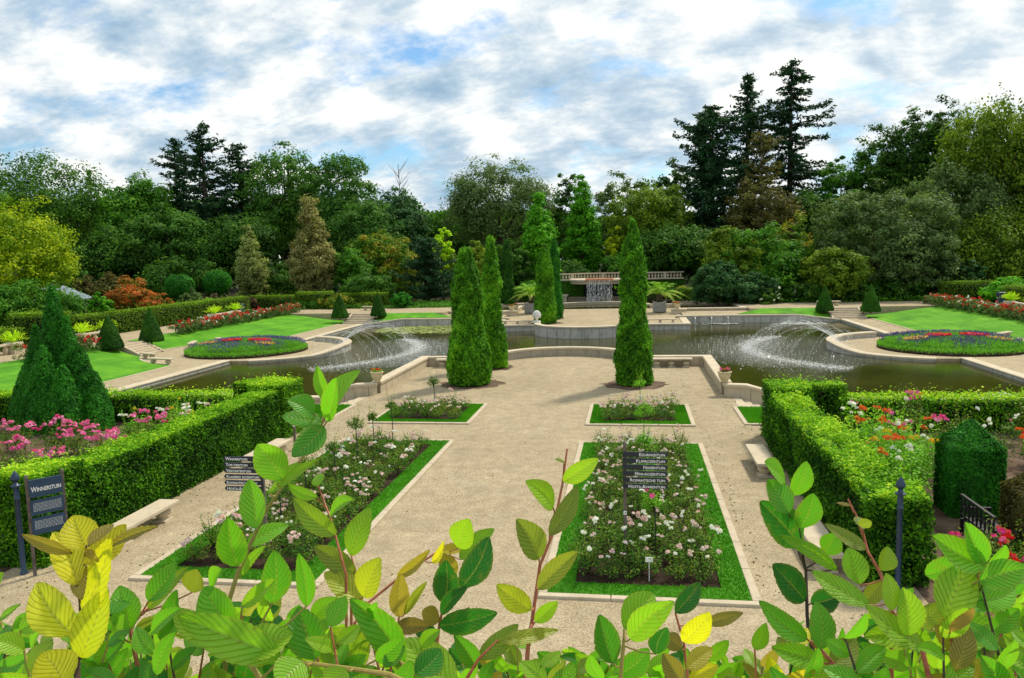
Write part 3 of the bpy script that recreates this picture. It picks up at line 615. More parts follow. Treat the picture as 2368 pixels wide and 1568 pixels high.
# balustrade above the grotto
BAL = [(.12, 0), (.12, .05), (.07, .1), (.15, .2), (.165, .3), (.11, .43), (.06, .52), (.11, .6), (.11, .65)]
bal = empty('balustrade', (0, 106.5, 2.75), 0, 'long stone balustrade of round balusters above the waterfall', 'balustrade')
def bx_y(x): return -1.0 if abs(x) > 5.5 else -1.0+1.4*sin(pi*(5.5-abs(x))/11.)
xs = list(np.linspace(-8.0, 10.9, 47)); pth = [(x, bx_y(x), 0) for x in xs]
MB().sweep(pth, [(.17, .02), (-.17, .02), (-.17, .2), (.17, .2)]).build('plinth', M['stone_plain'], bal)
MB().sweep(pth, [(.2, .85), (-.2, .85), (-.2, 1.0), (.2, 1.0)]).build('rail', M['stone_plain'], bal)
blm = MB().lathe(BAL, n=8).build('baluster', M['stone_plain'], bal, (xs[0]+.3, -1.0, .2), smooth=True)
for i in range(1, 46):
    if i % 10 == 0: MB().box(-.2, .2, -.19, .19, .2, .85).build('post', M['stone_plain'], bal, (xs[i], bx_y(xs[i]), 0)); continue
    b = blm.copy(); col.objects.link(b); b.location = (xs[i], bx_y(xs[i]), .2)

# garden steps
def garden_steps(x0, x1, y0, y1, axis, n, za, zb, label, ramps=True):
    root = empty('garden_steps', ((x0+x1)/2, (y0+y1)/2, za), 0, label, 'steps'); cx, cy = (x0+x1)/2, (y0+y1)/2; h = (zb-za)/n
    st = MB()
    for k in range(n):
        if axis == 'y': a = y0+(y1-y0)*k/n; st.box(x0-cx, x1-cx, a-cy, y1-cy, -.4+k*h, (k+1)*h-.004)
        elif axis == 'x': a = x0+(x1-x0)*k/n; st.box(a-cx, x1-cx, y0-cy, y1-cy, -.4+k*h, (k+1)*h-.004)
        else: a = x1-(x1-x0)*k/n; st.box(x0-cx, a-cx, y0-cy, y1-cy, -.4+k*h, (k+1)*h-.004)
    st.build('tread', M['step_stone'], root, bevel=.025)
    for e in (0, 1):
        if axis == 'y': X = (x0-cx-.1) if e == 0 else (x1-cx+.1); pa = [(X, y0-cy-.15, .04), (X, y1-cy, zb-za+.04)]
        elif axis == 'x': Y = (y0-cy-.1) if e == 0 else (y1-cy+.1); pa = [(x0-cx-.15, Y, .04), (x1-cx, Y, zb-za+.04)]
        else: Y = (y0-cy-.1) if e == 0 else (y1-cy+.1); pa = [(x1-cx+.15, Y, .04), (x0-cx, Y, zb-za+.04)]
        MB().sweep(pa, [(.1, -.5), (-.1, -.5), (-.1, .05), (.1, .05)]).build('side_kerb', M['step_stone'], root)
    return root
for s in (-1, 1):
    a, b = sorted((s*23.4, s*26.2)); garden_steps(a, b, 79.0, 81.9, 'y', 6, ZP, ZU, 'wide stone steps between the two far %s cone topiaries' % sidew[s])
garden_steps(-34.0, -32.3, 53.0, 55.6, 'w', 6, ZP, ZU, 'stone steps climbing the left lawn between the two nearer cone topiaries')
garden_steps(32.3, 34.0, 53.0, 55.6, 'x', 6, ZP, ZU, 'stone steps climbing the right lawn beyond the flower circle, near the picture edge')

# benches
def bench_mesh(L_, W=.55, H=.45, legs=2, kind='ball', label='', loc=(0, 0, 0), rz=0, group=None):
    root = empty('stone_bench', loc, rz, label, 'bench', group)
    MB().box(-W/2, W/2, -L_/2, L_/2, H-.1, H).build('seat', M['stone_plain'], root, bevel=.02)
    ys = np.linspace(-L_/2+.35, L_/2-.35, legs)
    for y in ys:
        if kind == 'ball':
            MB().box(-.2, .2, -.2, .2, 0, .05).lathe([(.13, .05), (.1, .08), (.2, .17), (.21, .24), (.13, .32), (.2, .35)], n=14).build('leg', M['stone_plain'], root, (0, float(y), 0), smooth=True)
        else:
            MB().lathe([(.18, 0), (.15, .05), (.08, H*.45), (.15, H-.14), (.18, H-.1)], n=10).build('leg', M['stone_plain'], root, (0, float(y), 0), smooth=True)
    return root
bench_mesh(2.35, label='stone bench against the left hedge, close to the blue information board', loc=(-7.8, 16.75, 0))
bench_mesh(2.35, label='stone bench at the far end of the left hedge, behind the left signpost', loc=(-7.75, 23.4, 0))
bench_mesh(2.35, label='stone bench at the far end of the right hedge, on the gravel', loc=(7.75, 23.45, 0))
bench_mesh(2.35, label='stone bench against the right hedge, partly behind foreground leaves', loc=(7.85, 16.8, 0))
for s in (-1, 1):
    bench_mesh(2.3, .5, .5, 3, 'ball', 'three-legged stone bench against the pond parapet right of the %s cypress' % sidew[s] if s > 0 else 'stone bench against the pond parapet, mostly behind the front left cypress', (s*6.2, 44.2, 0), pi/2)
    bench_mesh(3.0, .45, .42, 3, 'x', 'narrow stone bench on the pond edge of the far terrace, %s side' % sidew[s], (s*6.6, 72.2, ZT), pi/2)
    p = at(1915, 707, ZU) if s > 0 else at(860, 718, ZU)
    bench_mesh(2.3, .5, .5, 3, 'ball', 'stone bench standing at the top of the far %s steps' % sidew[s], (p[0], p[1], ZU), pi/2)
p = at(350, 832, ZP); bench_mesh(1.4, .45, .42, 2, 'ball', 'small stone bench at the foot of the left lawn, the farther of two', (p[0]-.6, p[1]+.6, ZP), pi/2-.3)
p = at(372, 843, ZP); bench_mesh(2.0, .45, .45, 2, 'ball', 'small stone bench at the foot of the left lawn, the nearer of two', (p[0], p[1], ZP), pi/2-.2)
p = at(2325, 800, ZP); bench_mesh(2.0, .45, .45, 2, 'ball', 'stone bench behind the right flower circle at the picture edge', (p[0], p[1]+.3, ZP), pi/2+.15)
p = at(2232, 777, ZP); bench_mesh(2.6, .45, .45, 2, 'ball', 'stone bench top showing behind the right flower circle', (30.5, 60.8, ZP), pi/2+.75)
bench_mesh(2.6, .45, .45, 2, 'ball', 'stone bench top showing behind the left flower circle', (-30.2, 61.0, ZP), pi/2-.75)
bench_mesh(2.2, .45, .45, 2, 'ball', 'stone bench on the lawn edge left of the left flower circle', (-31.4, 58.4, ZP), pi/2-1.2)

# kerbed beds of the near court
def frame(mb, x0, x1, y0, y1, w, z0, z1, seg=1.5):
    for (a, b, c, d, ax) in ((x0, x1, y0, y0+w, 0), (x0, x1, y1-w, y1, 0), (x0, x0+w, y0+w, y1-w, 1), (x1-w, x1, y0+w, y1-w, 1)):
        Ln = (b-a) if ax == 0 else (d-c); k = max(1, round(Ln/seg))
        for i in range(k):
            g1 = .006
            if ax == 0: mb.box(a+Ln*i/k+g1, a+Ln*(i+1)/k-g1, c, d, z0, z1)
            else: mb.box(a, b, c+Ln*i/k+g1, c+Ln*(i+1)/k-g1, z0, z1)
BEDS = []
kerbs = {}
grass_r = []
def bed(x0, x1, y0, y1, label, gw=.5):
    k = MB(); frame(k, x0, x1, y0, y1, .17, -.1, .06); tag(k.build('kerb', M['step_stone'], bevel=.02), label, 'kerb')
    gr = MB(); frame(gr, x0+.17, x1-.17, y0+.17, y1-.17, gw, -.1, .055, 99); so_ = MB().box(x0+.17+gw-.02, x1-.17-gw+.02, y0+.17+gw-.02, y1-.17-gw+.02, -.1, .03)
    grass_r.append((x0+.17, x1-.17, y0+.17, y1-.17, gw)); BEDS.append((x0+.17+gw, x1-.17-gw, y0+.17+gw, y1-.17-gw))
    return gr, so_
GR = []; SO = []
for a in ((2.19, 6.33, 14.05, 26.3, 'stone kerb round the long right rose bed with the signpost'), (-6.33, -2.19, 14.05, 26.3, 'stone kerb round the long left rose bed'),
          (2.22, 6.33, 28.95, 33.0, 'stone kerb round the small right rose bed in front of the cypress'), (-6.33, -2.22, 28.95, 33.0, 'stone kerb round the small left rose bed in front of the cypress')):
    g1, s1 = bed(*a); GR.append(g1); SO.append(s1)
gm = MB(); sm_ = MB()
for q in GR: gm.add(q.v, q.f)
for q in SO: sm_.add(q.v, q.f)
for s in (-1, 1):
    a, b = sorted((s*8.1, s*12.2)); k = MB(); frame(k, a, b, 29.3, 32.7, .17, -.1, .05); tag(k.build('kerb', M['step_stone'], bevel=.02), 'stone kerb round the plain grass patch behind the %s hedge' % sidew[s], 'kerb')
    gm.box(a+.17, b-.17, 29.47, 32.53, -.45, .045); grass_r.append((a+.17, b-.17, 29.47, 32.53, 1.6))
struct(gm, 'bed_lawn', M['lawn_edge']); struct(sm_, 'bed_soil', M['soil'])
# blades of grass over the strips round the beds
r = np.random.RandomState(8); P = []
for (x0, x1, y0, y1, gw) in grass_r:
    n = 14000; x = x0+(x1-x0)*r.rand(n*3); y = y0+(y1-y0)*r.rand(n*3); d = np.minimum(np.minimum(x-x0, x1-x), np.minimum(y-y0, y1-y)); k = d < gw+.02*r.normal(size=n*3); P.append(np.stack([x[k], y[k], np.full(k.sum(), .065)], 1)[:n])
P = np.concatenate(P); n = len(P)
tag(link('grass', card_mesh('grass', [(P, nrm(np.stack([r.normal(size=n), r.normal(size=n)-.6, .3+0*P[:, 0]], 1)), .05+.035*r.rand(n), .3, np.clip(.45+.3*fnoise(P, 3, 1.5)+.4*(r.rand(n)-.5), 0, 1), np.repeat([[0, 0, 1.]], n, 0)+r.normal(size=(n, 3))*.4, 0)], M['grass_blade'])), 'short mown grass strips round the rose beds', 'grass', kind='stuff')
# ---------------------------------------------------------------- blossoms, roses
def blossom_mesh(name, seed, R, mat, npet=16):
    r = np.random.RandomState(seed); P = []; Nn = []; S_ = []
    for k in range(npet):
        q = k/npet; a = k*2.4; el = 1.35-1.5*q; d = np.array([cos(a)*cos(el), sin(a)*cos(el), sin(el)]); rr = R*(.45+.5*q)
        P.append(d*rr*np.array([1, 1, .75])); Nn.append(d+r.normal(size=3)*.3); S_.append(R*(.75+.5*q))
    P = np.array(P); n = len(P)
    return card_mesh(name, [(P, nrm(np.array(Nn)), np.array(S_)*1.15, 1.0, np.clip(.2+.6*np.linspace(0, 1, n)+r.normal(size=n)*.12, 0, 1), None, 0)], mat)
BL = {c: [blossom_mesh('blossom', i, .5, M['fl_'+c]) for i in range(2)] for c in ('blush', 'white', 'pink', 'magenta', 'red', 'orange', 'yellow')}
def bush_mesh(seed, H, R, n, leaf, mat, fray=.15):
    r = np.random.RandomState(seed); k = max(8, n//14); a = r.rand(k)*6.28; q = r.rand(k)**.6; C = np.stack([np.cos(a)*R*q*.8, np.sin(a)*R*q*.8, H*(.25+.6*r.rand(k)*(1-.35*q))], 1)
    out = nrm(C-np.array([0, 0, H*.2])); s1 = clump_cards(r, C, out, R*.36, 14, leaf, .9, .62, .5)
    t = k//4; a = r.rand(t)*6.28; st = np.linspace(.3, 1.0+fray, 9); P = np.concatenate([np.stack([np.cos(b)*R*.5*st, np.sin(b)*R*.5*st, H*st*(1.+fray*r.rand())], 1)+r.normal(size=(9, 3))*.015 for b in a]); m_ = len(P)
    s2 = (P, nrm(r.normal(size=(m_, 3))+[0, 0, .6]), leaf*(.6+.5*r.rand(m_)), .6, np.clip(.5+.4*r.rand(m_), 0, 1), None, 0)
    ex = MB()
    for b in a[:5]: ex.tube([(0, 0, 0), (cos(b)*R*.25, sin(b)*R*.25, H*.5), (cos(b)*R*.5, sin(b)*R*.5, H)], .008, .004, n=3, mi=1)
    return card_mesh('foliage', [s1, s2], [mat, M['twig']], ex)
def rose_protos(H, R, n, leaf, mat, cols, k=6, nb=(2, 7), bs=.085, seed=1, high=1.):
    out = []; rr = random.Random(seed)
    for i in range(k):
        root = empty('rose_bush'); link('foliage', bush_mesh(seed*31+i, H, R, n, leaf, mat), root)
        for j in range(rr.randint(*nb)):
            c = rr.choice(cols); a = rr.random()*6.28; q = rr.random()**.6; ck = rr.random()
            base = (cos(a)*R*q*.9, sin(a)*R*q*.9, H*(.78+.34*(1-q*.5))*high*(.88+.3*rr.random()))
            for e in range(1 if ck < .3 else 2 if ck < .55 else 4):
                b = link('blossom', rr.choice(BL[c]), root); sc = bs*(.75+.55*rr.random()); b.scale = (sc, sc, sc)
                b.location = (base[0]+(e > 0)*rr.uniform(-1.2, 1.2)*bs, base[1]+(e > 0)*rr.uniform(-1.2, 1.2)*bs, base[2]+(e > 0)*rr.uniform(-.6, .5)*bs); b.rotation_euler = (rr.uniform(-.5, .5), rr.uniform(-.5, .5), rr.random()*6)
        out.append(root)
    return out
def plant_out(protos, spots, label, cat, group, seed=3, s0=.8, s1=1.2):
    rr = random.Random(seed); used = set()
    for i, (x, y, z) in enumerate(spots):
        k = rr.randrange(len(protos)); o = protos[k] if k not in used else copy_tree(protos[k]); used.add(k)
        s = rr.uniform(s0, s1); o.location = (float(x), float(y), float(z)); o.rotation_euler = (0, 0, rr.random()*6.28); o.scale = (s, s, s*rr.uniform(.85, 1.15)); tag(o, label, cat, group)
    for k, p in enumerate(protos):
        if k not in used:
            for c in list(p.children): bpy.data.objects.remove(c)
            bpy.data.objects.remove(p)
NAMES = ['long right rose bed', 'long left rose bed', 'small right rose bed before the cypress', 'small left rose bed before the cypress']
for i, (x0, x1, y0, y1) in enumerate(BEDS):
    big = i < 2; rr = random.Random(40+i); sp = []
    nx, ny = (5, 16) if big else (5, 4)
    for a in range(nx):
        for b in range(ny):
            ex = .25 if big else .22
            sp.append((x0+ex+(x1-x0-2*ex)*a/(nx-1)+rr.uniform(-.13, .13), y0+(.45 if big else .25)+(y1-y0-(.7 if big else .5))*b/(ny-1)+rr.uniform(-.13, .13), .02))
    pro = rose_protos(.52, .38, 470, .05, M['lf_rose'], ['blush', 'blush', 'blush', 'white'], 8, (1, 4) if big else (2, 5), .082, 10+i)
    plant_out(pro, sp, 'low rose bush with pale blush blossoms in the '+NAMES[i], 'rose bush', 'rose bushes in the '+NAMES[i], 5+i, .8, 1.25)
# standard roses
def standard_rose(H, R, mat, seed, nb, cols, label, loc, group=None, stake=True, n=620):
    root = empty('standard_rose', loc, 0, label, 'standard rose', group); rr = random.Random(seed)
    MB().tube([(0, 0, 0), (.02, .01, H*.5), (0, 0, H-R*.4)], .016, .013, n=6).build('stem', M['rose_stake'], root)
    me = bush_mesh(seed, R*1.7, R, n, .05, mat, .35); o = link('crown', me, root, (0, 0, H-R*1.1))
    for j in range(nb):
        b = link('blossom', rr.choice(BL[rr.choice(cols)]), root); sc = .1*(.8+.5*rr.random()); b.scale = (sc,)*3; a = rr.random()*6.28
        b.location = (cos(a)*R*.6, sin(a)*R*.6-R*.3, H-R*.6+rr.random()*R*1.2)
    return root
for (px, py, tp, z) in ((880, 1040, 0, .03),):
    pass
stds = [(4.3, 30.9, 1.35, .28, 'standard rose with a thin stem in the small right rose bed'), (-4.1, 30.9, 1.4, .3, 'standard rose with a thin stem in the small left rose bed'),
        (4.35, 25.0, 1.5, .36, 'standard rose farthest back in the long right rose bed'), (4.35, 22.3, 1.15, .3, 'standard rose second from the back in the long right rose bed'), (4.45, 16.4, 1.25, .33, 'standard rose with pink blossoms near the front of the long right bed'), (4.4, 19.4, 1.2, .3, 'standard rose in the long right bed hidden partly by the signboards'),
        (-4.25, 25.6, 1.45, .22, 'standard rose at the back right of the long left bed, small round head'), (-4.35, 23.9, 1.4, .21, 'standard rose with a small head, middle of the back three in the long left bed'), (-4.3, 22.2, 1.6, .3, 'standard rose with a bushy head, left of the back three in the long left bed'),
        (-4.3, 20.4, 1.3, .3, 'standard rose at mid length of the long left bed'), (-4.3, 18.4, 1.35, .32, 'standard rose in the front half of the long left bed'), (-4.3, 16.9, 1.3, .3, 'standard rose beside the left signpost in the long left bed')]
for i, (x, y, H, R, lb) in enumerate(stds): standard_rose(H, R, M['lf_roselight'] if x > 0 else M['lf_rose'], 60+i, 3 if i == 4 else 0, ['pink'], lb, (x, y, .03))

# ---------------------------------------------------------------- columnar cypresses and other clipped evergreens
def cyp(p0, p1=.55): return lambda q: p0*(max(0., 1-q)**p1)*(1-.12*max(0, .25-q)/.25)*(.9+.1*sin(q*11))
def column(name, loc, H, R, seed, mat, label, cat='tree', n=26000, size=.17, p=.44, bumpy=.19, group=None, **k):
    root = empty(name, loc, 0, label, cat, group)
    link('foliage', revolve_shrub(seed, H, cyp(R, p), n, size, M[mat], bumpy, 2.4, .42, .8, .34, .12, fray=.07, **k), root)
    MB().tube([(0, 0, -.1), (0, 0, H*.4)], R*.16, R*.1, n=8).build('trunk', M['bark'], root); return root
column('cypress_tree', (-4.15, 38.3, 0), 6.9, 1.28, 1, 'lf_thuja', 'front left columnar cypress, the broad bright green one on the near court', n=34000)
column('cypress_tree', (4.1, 38.3, 0), 8.1, 1.05, 2, 'lf_thuja', 'front right columnar cypress, the tallest and slimmest green column', n=34000, p=.46)
column('cypress_tree', (-3.95, 44.0, 0), 7.5, .95, 3, 'lf_thuja', 'columnar cypress standing just behind and right of the front left one', n=24000)
column('cypress_tree', (-4.1, 73.6, ZT), 7.6, 1.28, 4, 'lf_thuja', 'columnar cypress on the far terrace beside the white finial', n=20000, size=.2)
column('cypress_tree', (-3.6, 78.2, ZT), 8.2, .95, 5, 'lf_thujadark', 'thin dark columnar cypress behind the one by the white finial', n=14000, size=.2)
p = at(1168, 707, .3); column('cypress_tree', (p[0], 96, .3), 8.0, 1.0, 6, 'lf_yew', 'slim dark clipped cypress left of the left palm, far back', n=12000, size=.22, bumpy=.04, p=.3)
# planting scars of bare earth under the court cypresses
for i, (x, y, R) in enumerate(((-4.15, 38.3, 1.6), (4.1, 38.3, 1.5), (-3.95, 44, 1.3), (-4.1, 73.6, 1.6))):
    z = 0 if i < 3 else ZT; rs_ = np.random.RandomState(i); pl = [(x+R*(1+.10*rs_.normal())*cos(a), y+R*(1+.10*rs_.normal())*sin(a)) for a in np.linspace(0, 2*pi, 40)[:-1]]
    struct(MB().prism(pl, z-.05, z+.006), 'soil_patch', M['garden_soil'])
# thuja group on the left
r0 = empty('thuja_shrub', at(150, 985, 0), 0, 'big dark green thuja with several pointed spires in the left pink rose garden', 'shrub')
for j, (dx, dy, H, R) in enumerate(((-.3, .3, 5.75, 1.0), (.3, .2, 4.5, .95), (-1.2, .3, 4.15, .8), (.95, 0, 3.4, .9), (1.45, 0, 2.3, .8), (-1.05, -.4, 2.9, 1.0), (-.2, -.6, 3.4, 1.1), (.7, -.7, 2.6, 1.0), (-1.5, -.1, 2.2, .8), (1.7, -.3, 1.5, .7))):
    o = link('spire', revolve_shrub(70+j, H, lambda q, R=R: R*(max(0, 1-q)**.66)*(1 if q > .25 else .85+.6*q), int(7600*H*R), .095, M['lf_thujadark'], .10, 3.6, .5, .8, .26, .05), r0, (dx, dy, 0))
MB().tube([(0, 0, 0), (0, 0, 2)], .15, .1).build('trunk', M['bark'], r0)
# cone topiaries
def cone(name, loc, H, R, seed, label, n=7000, size=.09):
    root = empty(name, loc, 0, label, 'topiary'); link('foliage', revolve_shrub(seed, H, lambda q: R*(1-q)**.82*(1 if q > .06 else .9+1.6*q), n, size, M['lf_yew'], .02, 3, .6, .5, .06, 0.), root)
    MB().tube([(0, 0, -.2), (0, 0, .5)], .08).build('trunk', M['bark'], root)
for s in (-1, 1):
    sd = sidew[s]
    cone('cone_topiary', (s*22.75, 80.0, .3), 2.55, .92, 20+s, 'far cone topiary nearer the fountain, at the far %s steps' % sd)
    cone('cone_topiary', (s*26.9, 79.6, .18), 2.65, 1.0, 24+s, 'far cone topiary on the outer side of the far %s steps' % sd)
cone('cone_topiary', (-34.0, 51.9, .36), 2.5, 1.02, 31, 'dark cone topiary left of the left lawn steps', 9000)
cone('cone_topiary', (-33.7, 56.5, .33), 2.7, 1.0, 32, 'dark cone topiary right of the left lawn steps', 9000)
cone('cone_topiary', (-31.9, 43.8, .2), 2.3, .95, 33, 'cone topiary cut by the left picture edge on the lawn')
# yew blocks in the right rose garden
def yewblock(loc, w, hs, ht, seed, label, mat='lf_yew'):
    root = empty('yew_topiary', loc, .0, label, 'topiary')
    f = lambda q: w if q < hs/ht else w*(1-(q-hs/ht)/(1-hs/ht))*1.0+.02
    link('foliage', revolve_shrub(seed, ht, f, 26000, .075, M[mat], .03, 3, .6, .45, .08, 0., square=True), root)
    MB().tube([(0, 0, 0), (0, 0, .8)], .1).build('trunk', M['bark'], root)
yewblock((12.12, 20.0, 0), .60, 1.62, 2.30, 41, 'square clipped yew with a pyramid top in the right rose garden', 'lf_thujadark')
yewblock((12.45, 16.9, 0), .70, 1.4, 2.1, 42, 'thin brownish clipped yew cut by the right picture edge', 'lf_brown')

# ---------------------------------------------------------------- hedges
HM = M['lf_hedge']
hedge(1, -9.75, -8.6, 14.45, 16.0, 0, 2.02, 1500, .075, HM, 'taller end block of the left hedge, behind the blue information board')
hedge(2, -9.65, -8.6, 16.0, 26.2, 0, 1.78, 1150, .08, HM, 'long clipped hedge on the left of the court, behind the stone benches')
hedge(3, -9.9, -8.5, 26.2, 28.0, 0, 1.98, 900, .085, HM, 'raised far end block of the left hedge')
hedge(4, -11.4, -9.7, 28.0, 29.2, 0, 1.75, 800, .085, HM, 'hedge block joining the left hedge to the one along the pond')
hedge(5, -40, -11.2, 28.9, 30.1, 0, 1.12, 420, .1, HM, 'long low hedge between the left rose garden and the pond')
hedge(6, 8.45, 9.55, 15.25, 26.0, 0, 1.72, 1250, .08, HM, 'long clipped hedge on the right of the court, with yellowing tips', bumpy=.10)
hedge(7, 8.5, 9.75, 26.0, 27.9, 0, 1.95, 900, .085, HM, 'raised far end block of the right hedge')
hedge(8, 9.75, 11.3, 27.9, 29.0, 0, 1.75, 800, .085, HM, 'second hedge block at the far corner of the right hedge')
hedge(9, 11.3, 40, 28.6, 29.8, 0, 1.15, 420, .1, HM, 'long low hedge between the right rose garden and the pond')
HF = M['lf_hedgefar']
hedge(11, -41.6, -40.4, 57.2, 86, .45, 2.35, 120, .16, HF, 'long clipped hedge behind the left upper path', bumpy=.03)
hedge(12, -44.6, -40.6, 54.3, 56.8, .45, 2.75, 140, .16, HF, 'tall clipped hedge block beside the grey-roofed pavilion', bumpy=.03)
hedge(13, -46, -40.6, 40, 51.5, .45, 1.95, 120, .16, HF, 'clipped hedge at the left edge beyond the lawn', bumpy=.03)
hedge(14, -42.0, -36.5, 89, 90.2, .45, 2.2, 130, .16, HF, 'clipped hedge closing the far left corner, left piece', bumpy=.03)
hedge(15, -36.5, -32, 90.2, 91.4, .45, 2.5, 130, .16, HF, 'clipped hedge closing the far left corner, middle taller piece', bumpy=.03)
hedge(16, -32, -25.5, 91.4, 92.6, .45, 2.2, 130, .16, HF, 'clipped hedge closing the far left corner, right piece by the beige trees', bumpy=.03)
hedge(17, 40.4, 41.6, 55, 84, .45, 2.3, 120, .16, HF, 'long clipped hedge behind the right upper path', bumpy=.03)
hedge(18, 36.5, 44, 88, 89.4, .45, 2.5, 130, .16, HF, 'clipped hedge closing the far right corner behind the red roses', bumpy=.03)
hedge(19, 43, 60, 80, 81.4, .45, 2.3, 110, .17, HF, 'clipped hedge farther right behind the corner hedge', bumpy=.03)
hedge(20, 43, 60, 74, 75.2, .45, 2.0, 110, .17, HF, 'lowest clipped hedge at the right edge with a lime top', bumpy=.03)

# ---------------------------------------------------------------- rose gardens behind the near hedges
rr = random.Random(77)
def pxl(x, y, z=0):
    d = np.array([x, y, z])-CAM; return 1183.5+CF*(d@R2)/(d@Fv)
def scatter(n, x0, x1, y0, y1, z=0, avoid=(), pmax=9e9):
    o = []
    while len(o) < n:
        x, y = rr.uniform(x0, x1), rr.uniform(y0, y1)
        if y < 21 and pxl(x, y) > pmax: continue
        if all((x-a)**2+(y-b)**2 > c*c for a, b, c in avoid) and all((x-a)**2+(y-b)**2 > .12 for a, b, _ in o): o.append((x, y, z))
    return o
plant_out(rose_protos(.95, .55, 520, .07, M['lf_rose'], ['pink', 'pink', 'magenta'], 6, (3, 6), .13, 91), scatter(26, -19.5, -10.4, 20.0, 25.0, 0, [(-17.9, 26.9, 2.6)]), 'tall rose bush with bright pink blossoms behind the left hedge', 'rose bush', 'pink rose bushes in the left rose garden', 3, .85, 1.2)
plant_out(rose_protos(1.0, .5, 520, .07, M['lf_roselight'], ['white', 'blush', 'yellow'], 4, (1, 2), .11, 92), scatter(12, -14.2, -10.3, 25.3, 28.3), 'leafy light green rose bush with few pale blossoms behind the left hedge', 'rose bush', 'pale rose bushes at the back of the left garden', 3, .85, 1.25)
plant_out(rose_protos(1.05, .5, 520, .07, M['lf_rose'], ['white', 'orange', 'pink', 'yellow', 'magenta'], 6, (1, 2), .12, 93), scatter(24, 10.3, 19, 22.6, 28.2, 0, [(12.35, 20, 1.4)]), 'rose bush with scattered mixed blossoms in front of the right pond hedge', 'rose bush', 'mixed rose bushes in front of the right pond hedge', 3, .8, 1.25)
plant_out(rose_protos(1.5, .7, 1000, .08, M['lf_roselight'], ['white', 'yellow', 'orange'], 5, (0, 2), .11, 94), scatter(16, 9.9, 11.5, 16.6, 23.5, 0, (), 2120)+scatter(5, 10.3, 12.5, 21.6, 23.5), 'bright leafy rose bush crowding over the right hedge', 'rose bush', 'leafy rose bushes behind the right hedge', 3, .85, 1.2)
plant_out(rose_protos(1.0, .5, 520, .07, M['lf_rose'], ['orange', 'red', 'red'], 4, (3, 6), .13, 95), scatter(14, 13.9, 19.0, 19.5, 24.4), 'rose bush covered in orange-red blossoms right of the square yew', 'rose bush', 'orange-red rose bushes right of the yew', 3, .85, 1.2)
plant_out(rose_protos(.8, .5, 480, .065, M['lf_rose'], ['red', 'magenta', 'red'], 4, (1, 2), .13, 96), scatter(10, 9.9, 11.6, 14.2, 17.0), 'rose bush with crimson blossoms at the near end of the right rose garden', 'rose bush', 'crimson rose bushes at the near end of the right garden', 3, .85, 1.2)

# upper rose beds along the lawns
r = np.random.RandomState(55); sets = []; spots = []
for s in (-1, 1): spots += [(s*(34.1+.65*k), y+r.uniform(-.25, .25)) for k in (0, 1) for y in np.arange(61.5, 86, .8)]
spots += [(-34.2-.6*k, y) for k in (0, 1) for y in np.arange(44.5, 50.2, .8)]
spots = np.array([(x, y, .42) for x, y in spots]); hh_ = .75+.4*r.rand(len(spots))
C_ = np.repeat(spots, 16, 0)+np.stack([r.normal(size=len(spots)*16)*.3, r.normal(size=len(spots)*16)*.3, np.repeat(hh_, 16)*(.1+.85*r.rand(len(spots)*16))], 1)
sets.append(clump_cards(r, C_, nrm(r.normal(size=C_.shape)+[0, 0, .6]), .22, 22, .13, .9, .6, .5))
k = r.rand(len(C_)) < .30; F_ = C_[k]; F_[:, 2] = .42+np.repeat(hh_, 16)[k]*(.6+.5*r.rand(k.sum())); F_ = np.repeat(F_, 7, 0)+r.normal(size=(k.sum()*7, 3))*.06; n = len(F_); w_ = r.rand(n//7).repeat(7) < .16
fs_ = lambda q, mi: (F_[q], nrm(r.normal(size=(q.sum(), 3))+[0, -.4, .6]), .15, .9, r.rand(q.sum()), None, mi)
sets += [fs_(~w_, 1), fs_(w_, 2)]
tag(link('rose_border', card_mesh('rose_border', sets, [M['lf_grey'], M['fl_red'], M['fl_white']])), 'grey-green borders of red and white roses along the top of both lawns', 'rose border', kind='stuff')

